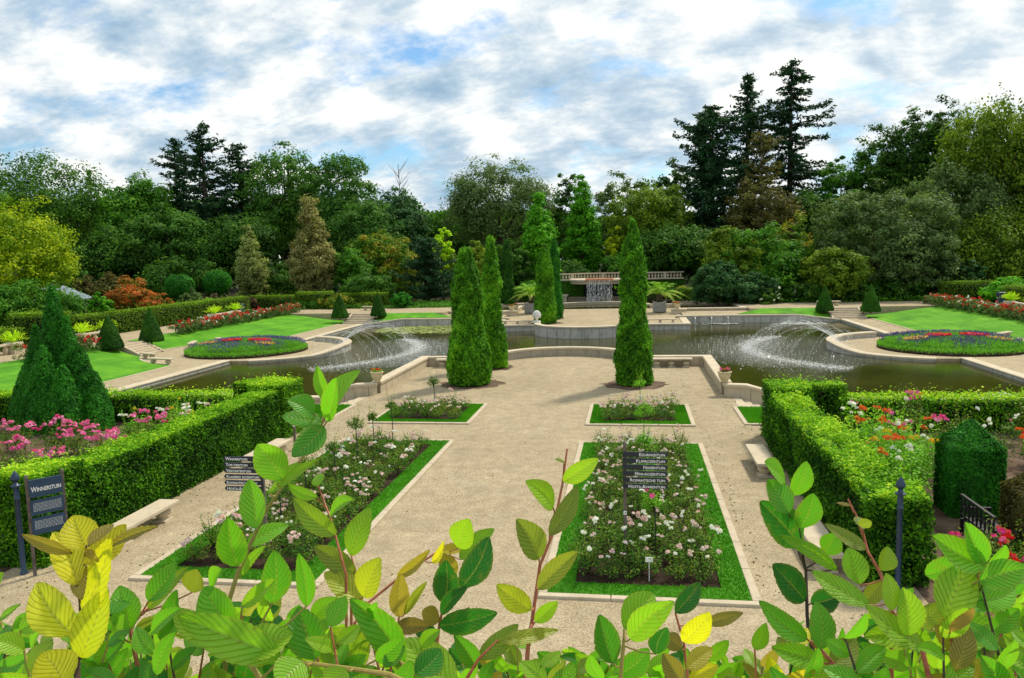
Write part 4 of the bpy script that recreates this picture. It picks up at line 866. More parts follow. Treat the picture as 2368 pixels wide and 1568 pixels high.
# flower circles
for s in (-1, 1):
    C0 = (s*25.1, BC-.9); Rb = 4.5; sd = sidew[s]; r = np.random.RandomState(200+s)
    dome = lambda d: ZP+.12+.38*np.clip(1-(d/Rb)**2, 0, 1)
    MBk = MB().lathe([(Rb, -.1), (Rb, .1), (Rb*.7, .27), (Rb*.35, .40), (.05, .44)], (0, 0, 0), 40); struct_o = MBk.build('flower_mound', M['soil'], None, (C0[0], C0[1], ZP)); tag(struct_o, kind='structure')
    MB().sweep([(Rb+.12)*np.array([cos(a), sin(a), 0]) for a in np.linspace(0, 2*pi, 49)[:-1]], [(-.06, -.1), (-.06, .06), (.06, .06), (.06, -.1)], True)
    def ann(n, a0, a1, r0_, r1_, H, size, asp, up_, mats, name, label, rn0=.5, flower=None):
        a = a0+(a1-a0)*r.rand(n); d = np.sqrt(r0_**2+(r1_**2-r0_**2)*r.rand(n)); x = C0[0]+np.cos(a)*d; y = C0[1]+np.sin(a)*d; z = dome(d)+H*(r.rand(n)**.7)
        P = np.stack([x, y, z], 1); Nn = nrm(np.stack([r.normal(size=n), r.normal(size=n)-.5, .4+0*x], 1)); D = nrm(r.normal(size=(n, 3))*.5+[0, 0, up_])
        return (P, Nn, size*(.7+.6*r.rand(n)), asp, np.clip(rn0+.35*fnoise(P, 5, 2.5)+.3*(r.rand(n)-.5), 0, 1), D, 0)
    def stuff(name, sets, mat, label): tag(link(name, card_mesh(name, sets, mat)), label, 'flowers', kind='stuff')
    stuff('edging_plants', [ann(9000, 0, 2*pi, Rb*.82, Rb, .26, .13, .4, .7, 0, '', '')], M['lf_salvia'], 'bright green edging plants round the %s flower circle' % sd)
    stuff('bedding_leaves', [ann(17000, 0, 2*pi, 0, Rb*.9, .46, .15, .35, .9, 0, '', '', .5)], M['lf_salvia'], 'green leaves of the bedding plants filling the %s flower circle' % sd)
    vs = [ann(420, k*pi/3+.2, k*pi/3+.75, Rb*.3, Rb*.9, .50, .18, .2, 2.2, 0, '', '') for k in range(6)]+[ann(2200, .1*pi, .9*pi, Rb*.45, Rb*.97, .46, .18, .2, 2.2, 0, '', ''), ann(900, 1.05*pi, 1.95*pi, Rb*.3, Rb*.75, .50, .18, .2, 2.2, 0, '', '')]
    for q in vs: q[0][:, 2] += .12
    stuff('violet_flowers', vs, M['fl_violet'], 'violet-blue flower spikes of the %s flower circle' % sd)
    def patch(n, cxo, cyo, rad_, mat, nm, lb):
        a = r.rand(n)*6.28; d = rad_*np.sqrt(r.rand(n)); P = np.stack([C0[0]+cxo+np.cos(a)*d*1.5, C0[1]+cyo+np.sin(a)*d, 0*d], 1); P[:, 2] = dome(np.hypot(P[:, 0]-C0[0], P[:, 1]-C0[1]))+.46+.1*r.rand(n)
        stuff(nm, [(P, nrm(r.normal(size=(n, 3))*.5+[0, -.3, 1.]), .13, .8, r.rand(n), None, 0)], M[mat], lb)
    patch(620, -1.0, -.5, .55, 'fl_red', 'red_flowers', 'left patch of red flowers in the %s flower circle' % sd); patch(700, 1.25, -.4, .6, 'fl_red', 'red_flowers', 'right patch of red flowers in the %s flower circle' % sd)
    patch(260, -2.6, -1.1, .5, 'fl_yellow', 'yellow_flowers', 'patch of yellow flowers at the left of the %s flower circle' % sd); patch(120, 2.3, -1.6, .5, 'fl_yellow', 'yellow_flowers', 'patch of yellow flowers at the right of the %s flower circle' % sd)

# ---------------------------------------------------------------- pots, finial, palms, spouts
def pot(loc, label, sc=1., cols=('orange', 'red'), leaf='lf_rose', seed=1):
    root = empty('flower_pot', loc, 0, label, 'flower pot'); root.scale = (sc,)*3
    MB().lathe([(.14, 0), (.17, .03), (.15, .06), (.21, .16), (.27, .3), (.275, .32), (.265, .34), (.285, .42), (.32, .44), (.32, .49), (.28, .5), (.26, .45)], n=20).build('pot', M['terracotta'], root, smooth=True)
    link('foliage', bush_mesh(300+seed, .2, .3, 200, .07, M[leaf], .2), root, (0, 0, .44)); q = random.Random(seed)
    for k in range(14):
        b = link('blossom', q.choice(BL[q.choice(cols)]), root); s = q.uniform(.07, .11); b.scale = (s,)*3; a = q.random()*6.28; d = q.random()**.5*.24; b.location = (cos(a)*d, sin(a)*d, .58+.07*q.random())
pot((-8.1, 35.55, .57), 'cream flower pot with orange flowers on the parapet end, left of the court', 1, ('orange', 'red'), 'lf_roselight', 1)
pot((8.1, 35.55, .57), 'cream flower pot with dull orange flowers on the parapet end, right of the court', 1, ('orange', 'pink'), 'lf_brown', 2)
for s in (-1, 1):
    pot((s*8.75, 82.75, ZT+.56), 'nearer cream pot with red flowers of the far %s pair' % sidew[s], 1.05, ('orange', 'red'), 'lf_rose', 5+s); pot((s*8.6, 85.0, .42), 'farther cream pot with red flowers of the far %s pair' % sidew[s], 1.05, ('orange', 'red'), 'lf_rose', 8+s)
for q in (-1, 1):
    MBf = MB().box(-.32, .32, -.32, .32, -.02, .10).lathe([(.2, .1), (.12, .16), (.1, .26), (.17, .34), (.3, .46), (.34, .6), (.33, .74), (.29, .86), (.2, .98), (.1, 1.05)], n=16)
    for i in range(5):
        for j in range(9):
            a = (j+.5*(i % 2))/9*2*pi; z = .44+.12*i; rr_ = [.30, .345, .345, .30, .21][i]; MBf.lathe([(.02, -.05), (.07, 0), (.055, .05), (.02, .08)], (rr_*cos(a), rr_*sin(a), z), 6)
    tag(MBf.build('finial', M['white_stone'], None, (q*4.4, 69.2, ZT+.5), smooth=True), 'white pineapple-shaped stone finial on the far terrace wall, %s' % ('left, in plain view' if q < 0 else 'right, behind the front right cypress'), 'ornament')
def palm(loc, label, seed):
    root = empty('potted_palm', loc, 0, label, 'palm'); r = np.random.RandomState(seed)
    b = MB().box(-.62, .62, -.62, .62, .1, 1.15)
    b.build('planter_box', M['grey_wood'], root); f = MB()
    for x in (-.64, .64):
        for y in (-.64, .64): f.box(x-.06, x+.06, y-.06, y+.06, 0, 1.25)
    for z in (.2, .62, 1.05):
        for s in (-1, 1): f.box(-.58, .58, s*.65-.02, s*.65+.02, z, z+.08).box(s*.65-.02, s*.65+.02, -.58, .58, z, z+.08)
    f.build('planter_frame', M['grey_wood'], root)
    t = MB().lathe([(.26, 1.1), (.34, 1.3), (.3, 1.6), (.36, 1.8), (.22, 2.0)], n=12); t.build('trunk', M['bark'], root)
    for k in range(38):
        a = k*2.4; el = .1+1.3*r.rand(); Lf = 2.3+.6*r.rand(); s = np.linspace(0, 1, 16); R_ = Lf*(s*cos(el)+.15*s*s); z = 1.85+Lf*(s*(.35+.75*sin(el))-s**2.4*(.72-.12*el)); pts = np.stack([cos(a)*R_, sin(a)*R_, z], 1)
        T = nrm(np.gradient(pts, axis=0)); side = nrm(np.cross(T, [0, 0, 1.])); upv = np.cross(side, T); P = []; D = []; Nn = []
        for sg in (-1, 1):
            for q in range(2):
                w = .42*(np.sin(pi*np.clip(s*.85+.1, 0, 1))); dv = side*sg+T*.75-upv*.35+r.normal(size=pts.shape)*.1; dv = nrm(dv); P.append((pts+T*(.07*q)+dv*w[:, None]*.5)[2:]); D.append(dv[2:]); Nn.append(nrm(upv+side*sg*.3)[2:])
        P = np.concatenate(P); D = np.concatenate(D); Nn = np.concatenate(Nn); n = len(P); ex = MB().tube(pts, .02, .005, n=4, mi=0)
        sz = np.tile(.42*(np.sin(pi*np.clip(s*.85+.1, 0, 1)))[2:], 4); dry = .75 if el < .35 else .3+.25*r.rand()
        link('frond', card_mesh('frond', [(P, Nn, sz+.08, .12, np.clip(dry+.3*(r.rand(n)-.5), 0, 1), D, 0)], M['lf_palm'], ex), root)
palm((-7.0, 86.0, ZT), 'potted palm in a wooden box, left of the waterfall, mostly behind a cypress', 11); palm((7.0, 85.0, ZT), 'potted palm in a weathered grey wooden box, right of the waterfall', 12)
for i, px in enumerate((1606, 1644, 1682)):
    p = atY(px, 738, 77.85); o = MB().tube([(0, .1, .25), (0, -.18, .27), (0, -.3, .2), (0, -.32, .1)], .05, .04, n=8).lathe([(.14, -.01), (.14, .03), (.05, .05)], (0, .02, .25), 10).box(-.2, .2, -.1, .05, .3, .36)
    o = o.build('water_spout', M['steel'], None, (p[0], 77.8, -.35), smooth=True); tag(o, ('first', 'second', 'third')[i]+' metal water spout from the left on the grey wall right of the far terrace', 'water spout')
    MB().tube([(0, -.32, .1), (0, -.35, -.05), (0, -.36, -.25)], .025, .03, n=6).build('water_stream', M['white_water'], o)

# ---------------------------------------------------------------- arching fountains
for s in (-1, 1):
    root = empty('arching_fountain', (s*(XP+.3), BC, ZW), 0, 'fountain of thin water jets arching from the %s stone ring into the pond' % sidew[s], 'fountain'); r = np.random.RandomState(35+s)
    for k in range(26):
        a = rad(138+90*k/25.); a0 = pi+(a-pi)*.55; ux, uy = s*cos(a), sin(a); r0_, r1_ = 5.9, 12.3+.3*r.normal(); n = 210; t = r.rand(n)**.8; H = 1.72+.1*r.normal()
        d = r0_+(r1_-r0_)*t; z = .3+4*H*t*(1-t)-.3*t; jit = .008+.045*t**1.8
        S0 = np.array([s*cos(a0)*r0_, sin(a0)*r0_]); S1 = np.array([ux*r1_, uy*r1_]); dS = S1-S0
        P = np.stack([S0[0]+dS[0]*t, S0[1]+dS[1]*t, z], 1)+r.normal(size=(n, 3))*jit[:, None]; dz = 4*H*(1-2*t); D = nrm(np.stack([dS[0]+0*t, dS[1]+0*t, dz], 1))
        ts = np.linspace(0, .42, 9); ex = MB().tube([(S0[0]+dS[0]*q, S0[1]+dS[1]*q, .3+4*H*q*(1-q)-.3*q) for q in ts], .006, .003, n=4)
        Nn = nrm(np.cross(D, r.normal(size=(n, 3)))); link('jet', card_mesh('jet', [(P, Nn, (.04+.06*r.rand(n))*(.85+.15*t), .20, r.rand(n), D, 0)], M['white_water'], ex), root)
    n = 8200; a = np.radians(136+94*r.rand(n)); w = abs(r.normal(size=n)); d = 12.1+np.where(r.rand(n) < .72, r.normal(size=n)*.38, r.normal(size=n)*1.9+.8)  # dense foam ring; the wider white scatter is painted sparkle on the water
    P = np.stack([s*np.cos(a)*d, np.sin(a)*d, .015+.05*abs(r.normal(size=n))*(abs(d-12.1) < .8)], 1)
    P = P[(P[:, 1] > -10.5) & (P[:, 1] < 14) & (abs(P[:, 0]+s*(XP+.3)) > 0)]; X = P[:, 0]+s*(XP+.3); Yw = P[:, 1]+BC
    P = P[~((abs(X) < 9.6) & ((Yw > 64) | (Yw < 50)))]; n = len(P)
    link('foam', card_mesh('foam', [(P, nrm(r.normal(size=(n, 3))*.25+[0, 0, 1]), .04+.07*r.rand(n)**2, .5, r.rand(n), np.repeat([[1., .1, 0]], n, 0)+r.normal(size=(n, 3))*.2, 0)], M['white_water']), root)
# lily pads
def lilies(name, pts, mat, label):
    m_ = MB(); q = random.Random(5)
    for (x, y, R) in pts:
        k = 9; a0 = q.random()*6; m_.add([(x, y, ZW+.02+q.random()*.02)]+[(x+R*cos(a0+i*6.0/k), y+R*sin(a0+i*6.0/k), ZW+.015+q.random()*.035) for i in range(k+1)], [(0, i+1, i+2) for i in range(k)])
    tag(m_.build(name, M[mat]), label, 'water lilies', kind='stuff')
q = random.Random(9)
lilies('lily_pads', [(x, y, q.uniform(.1, .22)) for x, y in ((q.uniform(-21, -9.4), q.uniform(69, 77.6)) for _ in range(1700)) if ((x+14.6)/6.6)**2+((y-73.6)/4.2)**2 < 1+q.uniform(-.3, .1)], 'lily_leaf', 'yellow-green sheet of lily pads at the far left of the pond')
lilies('lily_pads', [(x, y, q.uniform(.12, .24)) for x, y in ((q.uniform(-22, -15), q.uniform(35.2, 39.5)) for _ in range(420)) if ((x+18.5)/3.3)**2+((y-37)/2.0)**2 < 1+q.uniform(-.3, .2)], 'lily_pale', 'pale lily pads showing over the left pond hedge')
lilies('lily_pads', [(x, y, q.uniform(.12, .22)) for x, y in ((q.uniform(18.6, 23.4), q.uniform(35, 40)) for _ in range(300)) if ((x-21.2)/2.4)**2+((y-37.2)/2.)**2 < 1+q.uniform(-.3, .2)], 'lily_pale', 'pale lily pads at the right picture edge over the hedge')
lilies('lily_pads', [(q.gauss(19.5, .9), q.gauss(75.8, .4), q.uniform(.12, .2)) for _ in range(90)]+[(q.gauss(12.5, .9), q.gauss(76.6, .3), q.uniform(.12, .2)) for _ in range(60)], 'lily_pale', 'small pale clumps of lily pads below the right grey wall')

# ---------------------------------------------------------------- signs and posts
def text_mesh(s, size, small_caps=True, tracking=1.):
    c = bpy.data.curves.new('t', 'FONT'); c.body = s; c.size = size; c.extrude = .003; c.space_character = tracking; c.resolution_u = 2; c.offset = size*.012; c.small_caps_scale = .76
    if small_caps:
        for f in c.body_format: f.use_small_caps = True
    o = bpy.data.objects.new('t', c); col.objects.link(o); bpy.context.view_layer.update(); me = bpy.data.meshes.new_from_object(o); bpy.data.objects.remove(o)
    xs_ = [v.co.x for v in me.vertices]; return me, min(xs_), max(xs_)
def put_text(s, size, parent, x, z, align, y=-.03, maxw=None, rot=0):
    me, a, b = text_mesh(s, size); sx_ = 1. if not maxw or b-a <= maxw else maxw/(b-a); me.materials.clear()
    o = link('lettering', me, parent, (x-(b*sx_ if align == 'r' else a*sx_ if align == 'l' else (a+b)/2*sx_), y, z), (M['letter_white'],)); o.rotation_euler = (pi/2, 0, 0); o.scale = (sx_, 1, 1); return o
def signpost(loc, texts, right, label, H=2.35):
    root = empty('signpost', loc, 0, label, 'signpost'); MB().box(-.035, .035, -.035, .035, -.2, H).lathe([(.05, H), (.02, H+.05)], n=4).build('post', M['post_wood'], root)
    for i, s in enumerate(texts):
        z = H-.21-.122*i*1.12; w = .86; x0 = .04; pts = [(x0-.08, z-.052), (x0+w-.045, z-.052), (x0+w, z), (x0+w-.045, z+.052), (x0-.08, z+.052)]
        if not right: pts = [(-x, zz) for x, zz in pts][::-1]
        yb = -.062 ; b = MB().add([(x, yb, zz) for x, zz in pts]+[(x, yb+.02, zz) for x, zz in pts], [(0, 1, 2, 3, 4), (9, 8, 7, 6, 5)]+[(j, j+5, (j+1) % 5+5, (j+1) % 5) for j in range(5)])
        bo = b.build('board', M['sign_navy'], root); put_text(s, .098, bo, (x0+w-.07) if right else -(x0+w-.07), z-.034, 'r' if right else 'l', yb-.006, .78)
    st = MB().box(-.034, .034, -.042, -.037, H-1.52, H-1.44).build('sticker', M['letter_white'], root)
    a = MB().box(-.02, .012, -.046, -.043, H-1.486, H-1.476).add([(.006, -.045, H-1.498), (.026, -.045, H-1.481), (.006, -.045, H-1.464)], [(0, 1, 2)]).build('arrow', M['iron_black'], st)
    return root
signpost((3.83, 16.15, 0), ['Keuringstuin', 'Klimrozentuin', 'Namentuin', 'Mini-rozentuin', 'Romantische tuin', 'Hosta-&varentuin'], True, 'wooden signpost with six dark arrow boards pointing right in the right rose bed', 2.50)
signpost((-4.22, 16.0, 0), ['Winnerstuin', 'Top-tientuin', 'Viertintentuin', 'Klassieke rozentuin', 'Romantische tuin', 'Hosta-&varentuin'], False, 'wooden signpost with six dark arrow boards pointing left in the left rose bed', 2.3)
for s, yy in ((-1, 14.15), (1, 14.95)):
    H = 1.95
    b = MB().lathe([(.075, -.1), (.075, .05), (.055, .08), (.052, H-.32), (.065, H-.3), (.052, H-.28), (.052, H-.06), (.09, H-.05), (.1, H-.02), (.06, H), (.035, H+.05), (.085, H+.12), (.075, H+.19), (.025, H+.27), (.004, H+.3)], n=16)
    tag(b.build('bollard_post', M['blue_paint'], None, (-8.8 if s < 0 else 8.9, yy, 0), smooth=True), 'dark blue metal post with a pointed finial at the near end of the %s hedge' % sidew[s], 'post')
# a few fallen leaves and petals along the hedge feet and kerbs
r = np.random.RandomState(71); n = 900; side_ = r.choice([-1, 1], n); xx = np.where(r.rand(n) < .45, side_*(8.4-abs(r.normal(size=n))*.35), np.where(r.rand(n) < .6, side_*(6.4+abs(r.normal(size=n))*.2), r.uniform(-8, 8, n))); yy = r.uniform(13, 44, n)
inb = (abs(abs(xx)-4.26) < 2.0) & (yy < 33); P = np.stack([xx, yy, np.full(n, .012)], 1)[~inb]; n = len(P)
tag(link('fallen_leaves', card_mesh('fallen_leaves', [(P, nrm(r.normal(size=(n, 3))*.3+[0, 0, 1]), .05+.04*r.rand(n), .6, .2+.8*r.rand(n), None, 0)], M['lf_brown'])), 'scattered fallen leaves on the gravel along the hedges and kerbs', 'leaves', kind='stuff')
# information board: three panels between two posts, facing the court
pa = at(112, 1330, 0); root = empty('information_board', (-8.28, 14.35, 0), rad(52), 'blue information board of three panels headed with white lettering at the left hedge', 'sign')
for x in (-.33, .33): MB().box(x-.03, x+.03, -.02, .04, -.1, 2.12).lathe([(.04, 2.12), (.03, 2.17)], (x, .01, 0), 8).build('post', M['post_wood'], root)
for i, (za, zb_) in enumerate(((1.68, 2.06), (1.30, 1.62), (.88, 1.24))):
    pn = MB().box(-.31, .31, -.05, -.022, za, zb_).build('panel', M['board_navy'], root, bevel=.004)
    if i == 0: put_text('Winnerstuin', .155, pn, 0, za+.12, 'c', -.055, .56)
    else:
        q = random.Random(i); ln = MB()
        for k in range(7):
            x = -.26; zt = zb_-.075-.027*k
            while x < .26:
                w = q.uniform(.012, .05); ln.box(x, min(x+w, .27), -.053, -.0505, zt, zt+.006); x += w+.01
        ln.build('small_print', M['letter_white'], pn)
# plant label
o = MB().tube([(0, 0, 0), (0, 0, .42)], .008, n=5).box(-.07, .07, -.01, .0, .40, .50); tag(o.build('plant_label', M['letter_white'], None, (4.3, 14.95, .03)), 'small white plant label on a stake at the front of the right rose bed', 'plant label')
o = MB().box(-.035, .035, -.035, .035, -.1, .95); o = tag(o.build('wooden_post', M['post_wood'], None, (-7.45, 24.75, 0)), 'short wooden marker post beside the far left hedge bench', 'post'); MB().box(-.03, .03, -.041, -.036, .82, .9).build('sticker', M['letter_white'], o)
# iron garden bench in the right rose garden
pa, pb = at(2231, 1150, .95), at(2290, 1192, .95); ang = math.atan2(pa[1]-pb[1], pa[0]-pb[0]); root = empty('iron_bench', ((pa[0]+pb[0])/2+.28*sin(ang), (pa[1]+pb[1])/2-.28*cos(ang), 0), ang, 'black lattice garden bench between the two clipped yews', 'bench')
b = MB().box(-.75, .75, -.3, .25, .40, .44); b.build('seat', M['iron_black'], root)
b = MB().box(-.78, .78, .25, .31, .92, .98).box(-.78, .78, .26, .3, .5, .54)
for k in range(9):
    x = -.75+k*1.5/8; b.box(x-.015, x+.015, .265, .295, .45, .92)
    if k < 8: b.tube([(x, .28, .54), (x+.19, .28, .92)], .01, n=4).tube([(x+.19, .28, .54), (x, .28, .92)], .01, n=4)
b.build('backrest', M['iron_black'], root)
for x in (-.74, .74):
    for y in (-.27, .27): MB().box(x-.03, x+.03, y-.03, y+.03, 0, .42 if y > 0 else .66).build('leg', M['iron_black'], root)
    MB().box(x-.035, x+.035, -.32, .28, .64, .69).build('armrest', M['iron_black'], root)
# upper path: balustraded planters, bin, bicycle, pavilion
def planter_wall(loc, rz, Ln, label, seed):
    root = empty('planter_bench', loc, rz, label, 'planter')
    MB().box(-Ln/2, Ln/2, -.2, .2, .62, .76).build('top', M['stone_plain'], root, bevel=.02)
    for e in (-1, 1):
        MB().box(e*Ln/2-.45, e*Ln/2+.45, -.45, .45, 0, .8).build('urn_box', M['stone_plain'], root, (0, 0, 0), bevel=.04); r = np.random.RandomState(seed+e); P = []; D = []
        for k in range(60):
            a = r.rand()*6.28; s = np.linspace(.1, 1, 6); el = .5+.9*r.rand(); Lf = .9+.4*r.rand(); P.append(np.stack([e*Ln/2+cos(a)*Lf*s*cos(el), sin(a)*Lf*s*cos(el), .8+Lf*s*sin(el)-.3*Lf*s**2.5], 1)); D.append(np.repeat([[cos(a)*cos(el), sin(a)*cos(el), sin(el)]], 6, 0))
        P = np.concatenate(P); D = np.concatenate(D); n = len(P); link('plant', card_mesh('plant', [(P, nrm(r.normal(size=(n, 3))), .3, .2, .4+.5*r.rand(n), D, 0)], M['lf_lime']), root)
    for k in range(3): MB().lathe([(.1, 0), (.13, .1), (.2, .3), (.12, .5), (.15, .62)], n=10).build('baluster', M['stone_plain'], root, (-Ln/4+k*Ln/4, 0, 0), smooth=True)
planter_wall((-37.8, 55.4, ZU), pi/2, 2.9, 'stone seat with two planters of lime fronds above the left lawn steps', 1)
planter_wall((-37.8, 75.5, ZU), pi/2, 4.2, 'stone seat with two planters of lime fronds farther along the left upper path', 3)
planter_wall((37.8, 74.0, ZU), pi/2, 4.2, 'stone seat with two planters of lime fronds on the right upper path', 5)
planter_wall((-38.5, 46.5, ZU), pi/2, 2.9, 'stone seat with planters half hidden behind the big thuja', 7)
for (p, lb) in (((-38.6, 80.4), 'slim blue-grey litter bin on the left upper path near the bicycle'), ((38.9, 80.5), 'slim blue-grey litter bin at the right corner hedge')):
    tag(MB().box(-.3, .3, -.3, .3, 0, 1.25).box(-.33, .33, -.33, .33, 1.25, 1.35).build('litter_bin', M['blue_paint'], None, (p[0], p[1], ZU), bevel=.03), lb, 'litter bin')
bk = empty('bicycle', (-36.6, 88.0, ZU), .25, 'small dark bicycle parked against the far left hedge', 'bicycle')
for x in (-.52, .52):
    m_ = MB(); m_.sweep([(.34*cos(a), .34*sin(a), 0) for a in np.linspace(0, 2*pi, 25)[:-1]], [(.02, -.015), (.02, .015), (-.02, .015), (-.02, -.015)], True)
    for k in range(8): m_.tube([(0, 0, 0), (.33*cos(k*pi/4), .33*sin(k*pi/4), 0)], .006, n=3)
    w = m_.build('wheel', M['iron_black'], bk, (x, 0, .36)); w.rotation_euler = (pi/2, 0, 0)
MB().tube([(-.52, 0, .36), (-.15, 0, .42), (.35, 0, .85), (-.22, 0, .82), (-.52, 0, .36)], .018, n=5).tube([(-.15, 0, .42), (-.26, 0, .95)], .018, n=5).tube([(.52, 0, .36), (.33, 0, 1.0)], .018, n=5).build('frame', M['iron_black'], bk)
MB().tube([(.36, -.25, 1.0), (.31, 0, 1.03), (.36, .25, 1.0)], .015, n=5).build('handlebar', M['steel'], bk); MB().box(-.38, -.15, -.07, .07, .95, 1.0).build('saddle', M['iron_black'], bk, bevel=.02)
p = atY(155, 740, 72); root = empty('pavilion', (p[0]-1.0, 72, .45), 0, 'garden pavilion with a pale grey-blue pyramid roof behind the left hedge', 'pavilion')
MB().lathe([(3.3, 2.5), (3.35, 2.62), (1.6, 3.55), (.25, 4.2), (.05, 4.4)], n=8).build('roof', M['roof_slate'], root)
for k in range(8): a = k*pi/4+.39; MB().box(-.09, .09, -.09, .09, -.1, 2.55).build('pillar', M['hut_wood'], root, (2.8*cos(a), 2.8*sin(a), 0))
MB().lathe([(2.0, 0), (2.0, 2.5)], n=8).build('wall', M['hut_wood'], root)
# ---------------------------------------------------------------- trees round the garden
def place(root, px, Y, label, cat='tree', z=.4, group=None, name=None):
    x = atY(px, 700, Y)[0]; root.location = (float(x), float(Y), z); root.rotation_euler = (0, 0, (px*.37) % 6.28); tag(root, label, cat, group); return root
def dims(px, ytop, wpx, Y):
    H = atY(px, ytop, Y)[2]-.4; dep = (np.array([atY(px, 600, Y)[0], Y, 5])-CAM)@Fv; return H, wpx/2*dep/CF
def broad(px, ytop, wpx, Y, mat, label, seed, cat='tree', z=.4, name='broadleaf_tree', **k):
    H, R = dims(px, ytop, wpx, Y); big = k.get('shape', 'round') == 'round'; o = tree_broad(name, seed, H/(.93 if big else .97), R*(1.14 if big else 1.), M[mat], **k); return place(o, px, Y, label, cat, z)
def conif(px, ytop, wpx, Y, mat, label, seed, **k):
    H, R = dims(px, ytop, wpx, Y); return place(tree_conifer('conifer_tree', seed, H, R, M[mat], **k), px, Y, label)
def shrub(px, ytop, wpx, Y, mat, label, seed, z=.4, **k):
    return broad(px, ytop, wpx, Y, mat, label, seed, 'shrub', z, 'shrub', shape='shrub', base=.05, limbs=4, trunk=.03, **k)
B = dict(nclump=380, per=56, leaf=.44, cr=.15)
broad(108, 352, 290, 112, 'lf_dark', 'large rounded dark tree at the far left of the wood', 1, **dict(B, nclump=330))
broad(-60, 420, 220, 100, 'lf_mid', 'green tree cut by the left picture edge behind the yellow one', 2, **B)
broad(238, 398, 80, 122, 'lf_grey', 'thin airy tree in the gap right of the large dark left tree', 3, nclump=60, per=40, leaf=.42)
broad(335, 402, 170, 116, 'lf_mid', 'mid green round tree left of the tall fir group', 4, **B)
broad(300, 520, 190, 106, 'lf_dark', 'dark tree lower down in front of the mid green left tree', 5, **B)
broad(400, 480, 170, 108, 'lf_oak', 'green tree below and left of the fir group', 6, **B)
conif(490, 284, 240, 118, 'lf_conifer', 'tallest ragged fir of the left fir group', 7, leaf=1.0, power=.6)
conif(427, 320, 150, 121, 'lf_conifer', 'narrow fir standing left in the left fir group', 8, leaf=.95, power=.5)
conif(572, 334, 200, 124, 'lf_conifer', 'dark broken-topped fir right in the left fir group', 9, leaf=1.0, power=.5)
broad(665, 330, 190, 124, 'lf_oak', 'tall oak with an open crown right of the left firs', 10, nclump=330, per=56, leaf=.44, limbs=20, cr=.13)
broad(800, 342, 180, 121, 'lf_oak', 'tall rounded oak, right neighbour of the open-crowned oak', 11, nclump=360, per=56, leaf=.44, limbs=16)
broad(560, 500, 220, 112, 'lf_dark', 'dark tree filling the wood behind the small beige tree', 12, **B)
broad(850, 470, 180, 112, 'lf_oak', 'dense green tree below the rounded oak', 13, **B)
broad(922, 440, 150, 118, 'lf_blue', 'bluish green tree with bare dead twigs at its top', 14, **B)
o = MB(); r = np.random.RandomState(4); H0 = atY(922, 380, 118)[2]
o.tube([(0, 0, 8), (0, 0, H0)], .12, .03, n=5)
for k in range(16): a = r.rand()*6.28; z = H0-5.5*r.rand(); o.tube([(0, 0, z-1), (cos(a)*1.2, sin(a)*1.2, z+.3), (cos(a)*1.8, sin(a)*1.8, z+1.0)], .05, .012, n=4)
tag(o.build('dead_tree', M['pale_bark'], None, (atY(922, 400, 118)[0], 118, 0)), 'bare dead treetop sticking out left of the sky gap', 'tree')
broad(985, 485, 110, 150, 'lf_oak', 'low distant tree at the left of the sky gap', 15, **B)
broad(1045, 490, 90, 160, 'lf_grey', 'low distant tree in the middle of the sky gap', 16, **B)
broad(1160, 366, 245, 128, 'lf_grey', 'big grey-green beech with a feathery crown left of centre', 17, nclump=560, per=50, leaf=.4, cr=.12, up=.7)
broad(1320, 402, 95, 140, 'lf_dark', 'dark small-leaved treetop behind the two bright green trees', 18, nclump=120, per=50, leaf=.45)
broad(1432, 394, 110, 150, 'lf_grey', 'airy treetop against the sky right of the bright green trees', 19, nclump=110, per=44, leaf=.5)
broad(1250, 458, 105, 112, 'lf_bright', 'bright green egg-shaped tree behind the waterfall, left of the pair', 20, nclump=300, per=56, leaf=.36, shape='egg', cr=.2, base=.16)
broad(1348, 418, 100, 119, 'lf_bright', 'tall deeper green tree behind the waterfall, right of the pair', 21, nclump=320, per=56, leaf=.38, shape='egg', cr=.2, base=.12)
broad(1425, 520, 60, 116, 'lf_yellow', 'small yellow-leaved tree behind the front right cypress', 22, nclump=60, per=44, leaf=.4)
broad(1498, 414, 195, 118, 'lf_olive', 'olive green layered tree right of the front right cypress', 23, nclump=240, per=64, leaf=.46, cr=.13)
broad(1570, 520, 200, 110, 'lf_dark', 'dark tree low behind the right end of the balustrade', 24, **B)
broad(1480, 580, 150, 112, 'lf_mid', 'green tree low behind the right palm', 25, **B)
conif(1645, 246, 260, 126, 'lf_conifer', 'leftmost fir of the tall right fir group, with a forked top', 26, leaf=1.05, whorls=46, power=.5)
conif(1622, 262, 70, 127, 'lf_conifer', 'thin leaning fir top at the left of the right fir group', 27, leaf=.9, power=.55)
conif(1724, 176, 225, 130, 'lf_conifer', 'tall narrow fir in the middle of the right fir group', 28, leaf=1.0, whorls=46, power=.55, sparse=.95)
conif(1822, 142, 240, 132, 'lf_conifer', 'tallest fir of the right group, narrow and ragged', 29, leaf=1.0, whorls=46, power=.45, sparse=.92, drop=.5)
broad(1560, 372, 90, 132, 'lf_dark', 'dark leafy tree at the left foot of the right fir group', 30, nclump=120, per=56, leaf=.48)
conif(1757, 300, 105, 118, 'lf_brown', 'brownish half-bare pine with a visible trunk in front of the right firs', 31, leaf=.7, sparse=.45, power=.35, base=.3, bark='pale_bark')
broad(1752, 415, 185, 113, 'lf_brown', 'brownish wispy tree crown below the right firs', 32, nclump=170, per=44, leaf=.42)
broad(1860, 440, 140, 122, 'lf_dark', 'dark tree right behind the brownish crown', 33, **B)
broad(1940, 350, 110, 126, 'lf_mid', 'lighter green airy tree right of the tall firs', 34, nclump=130, per=50, leaf=.45)
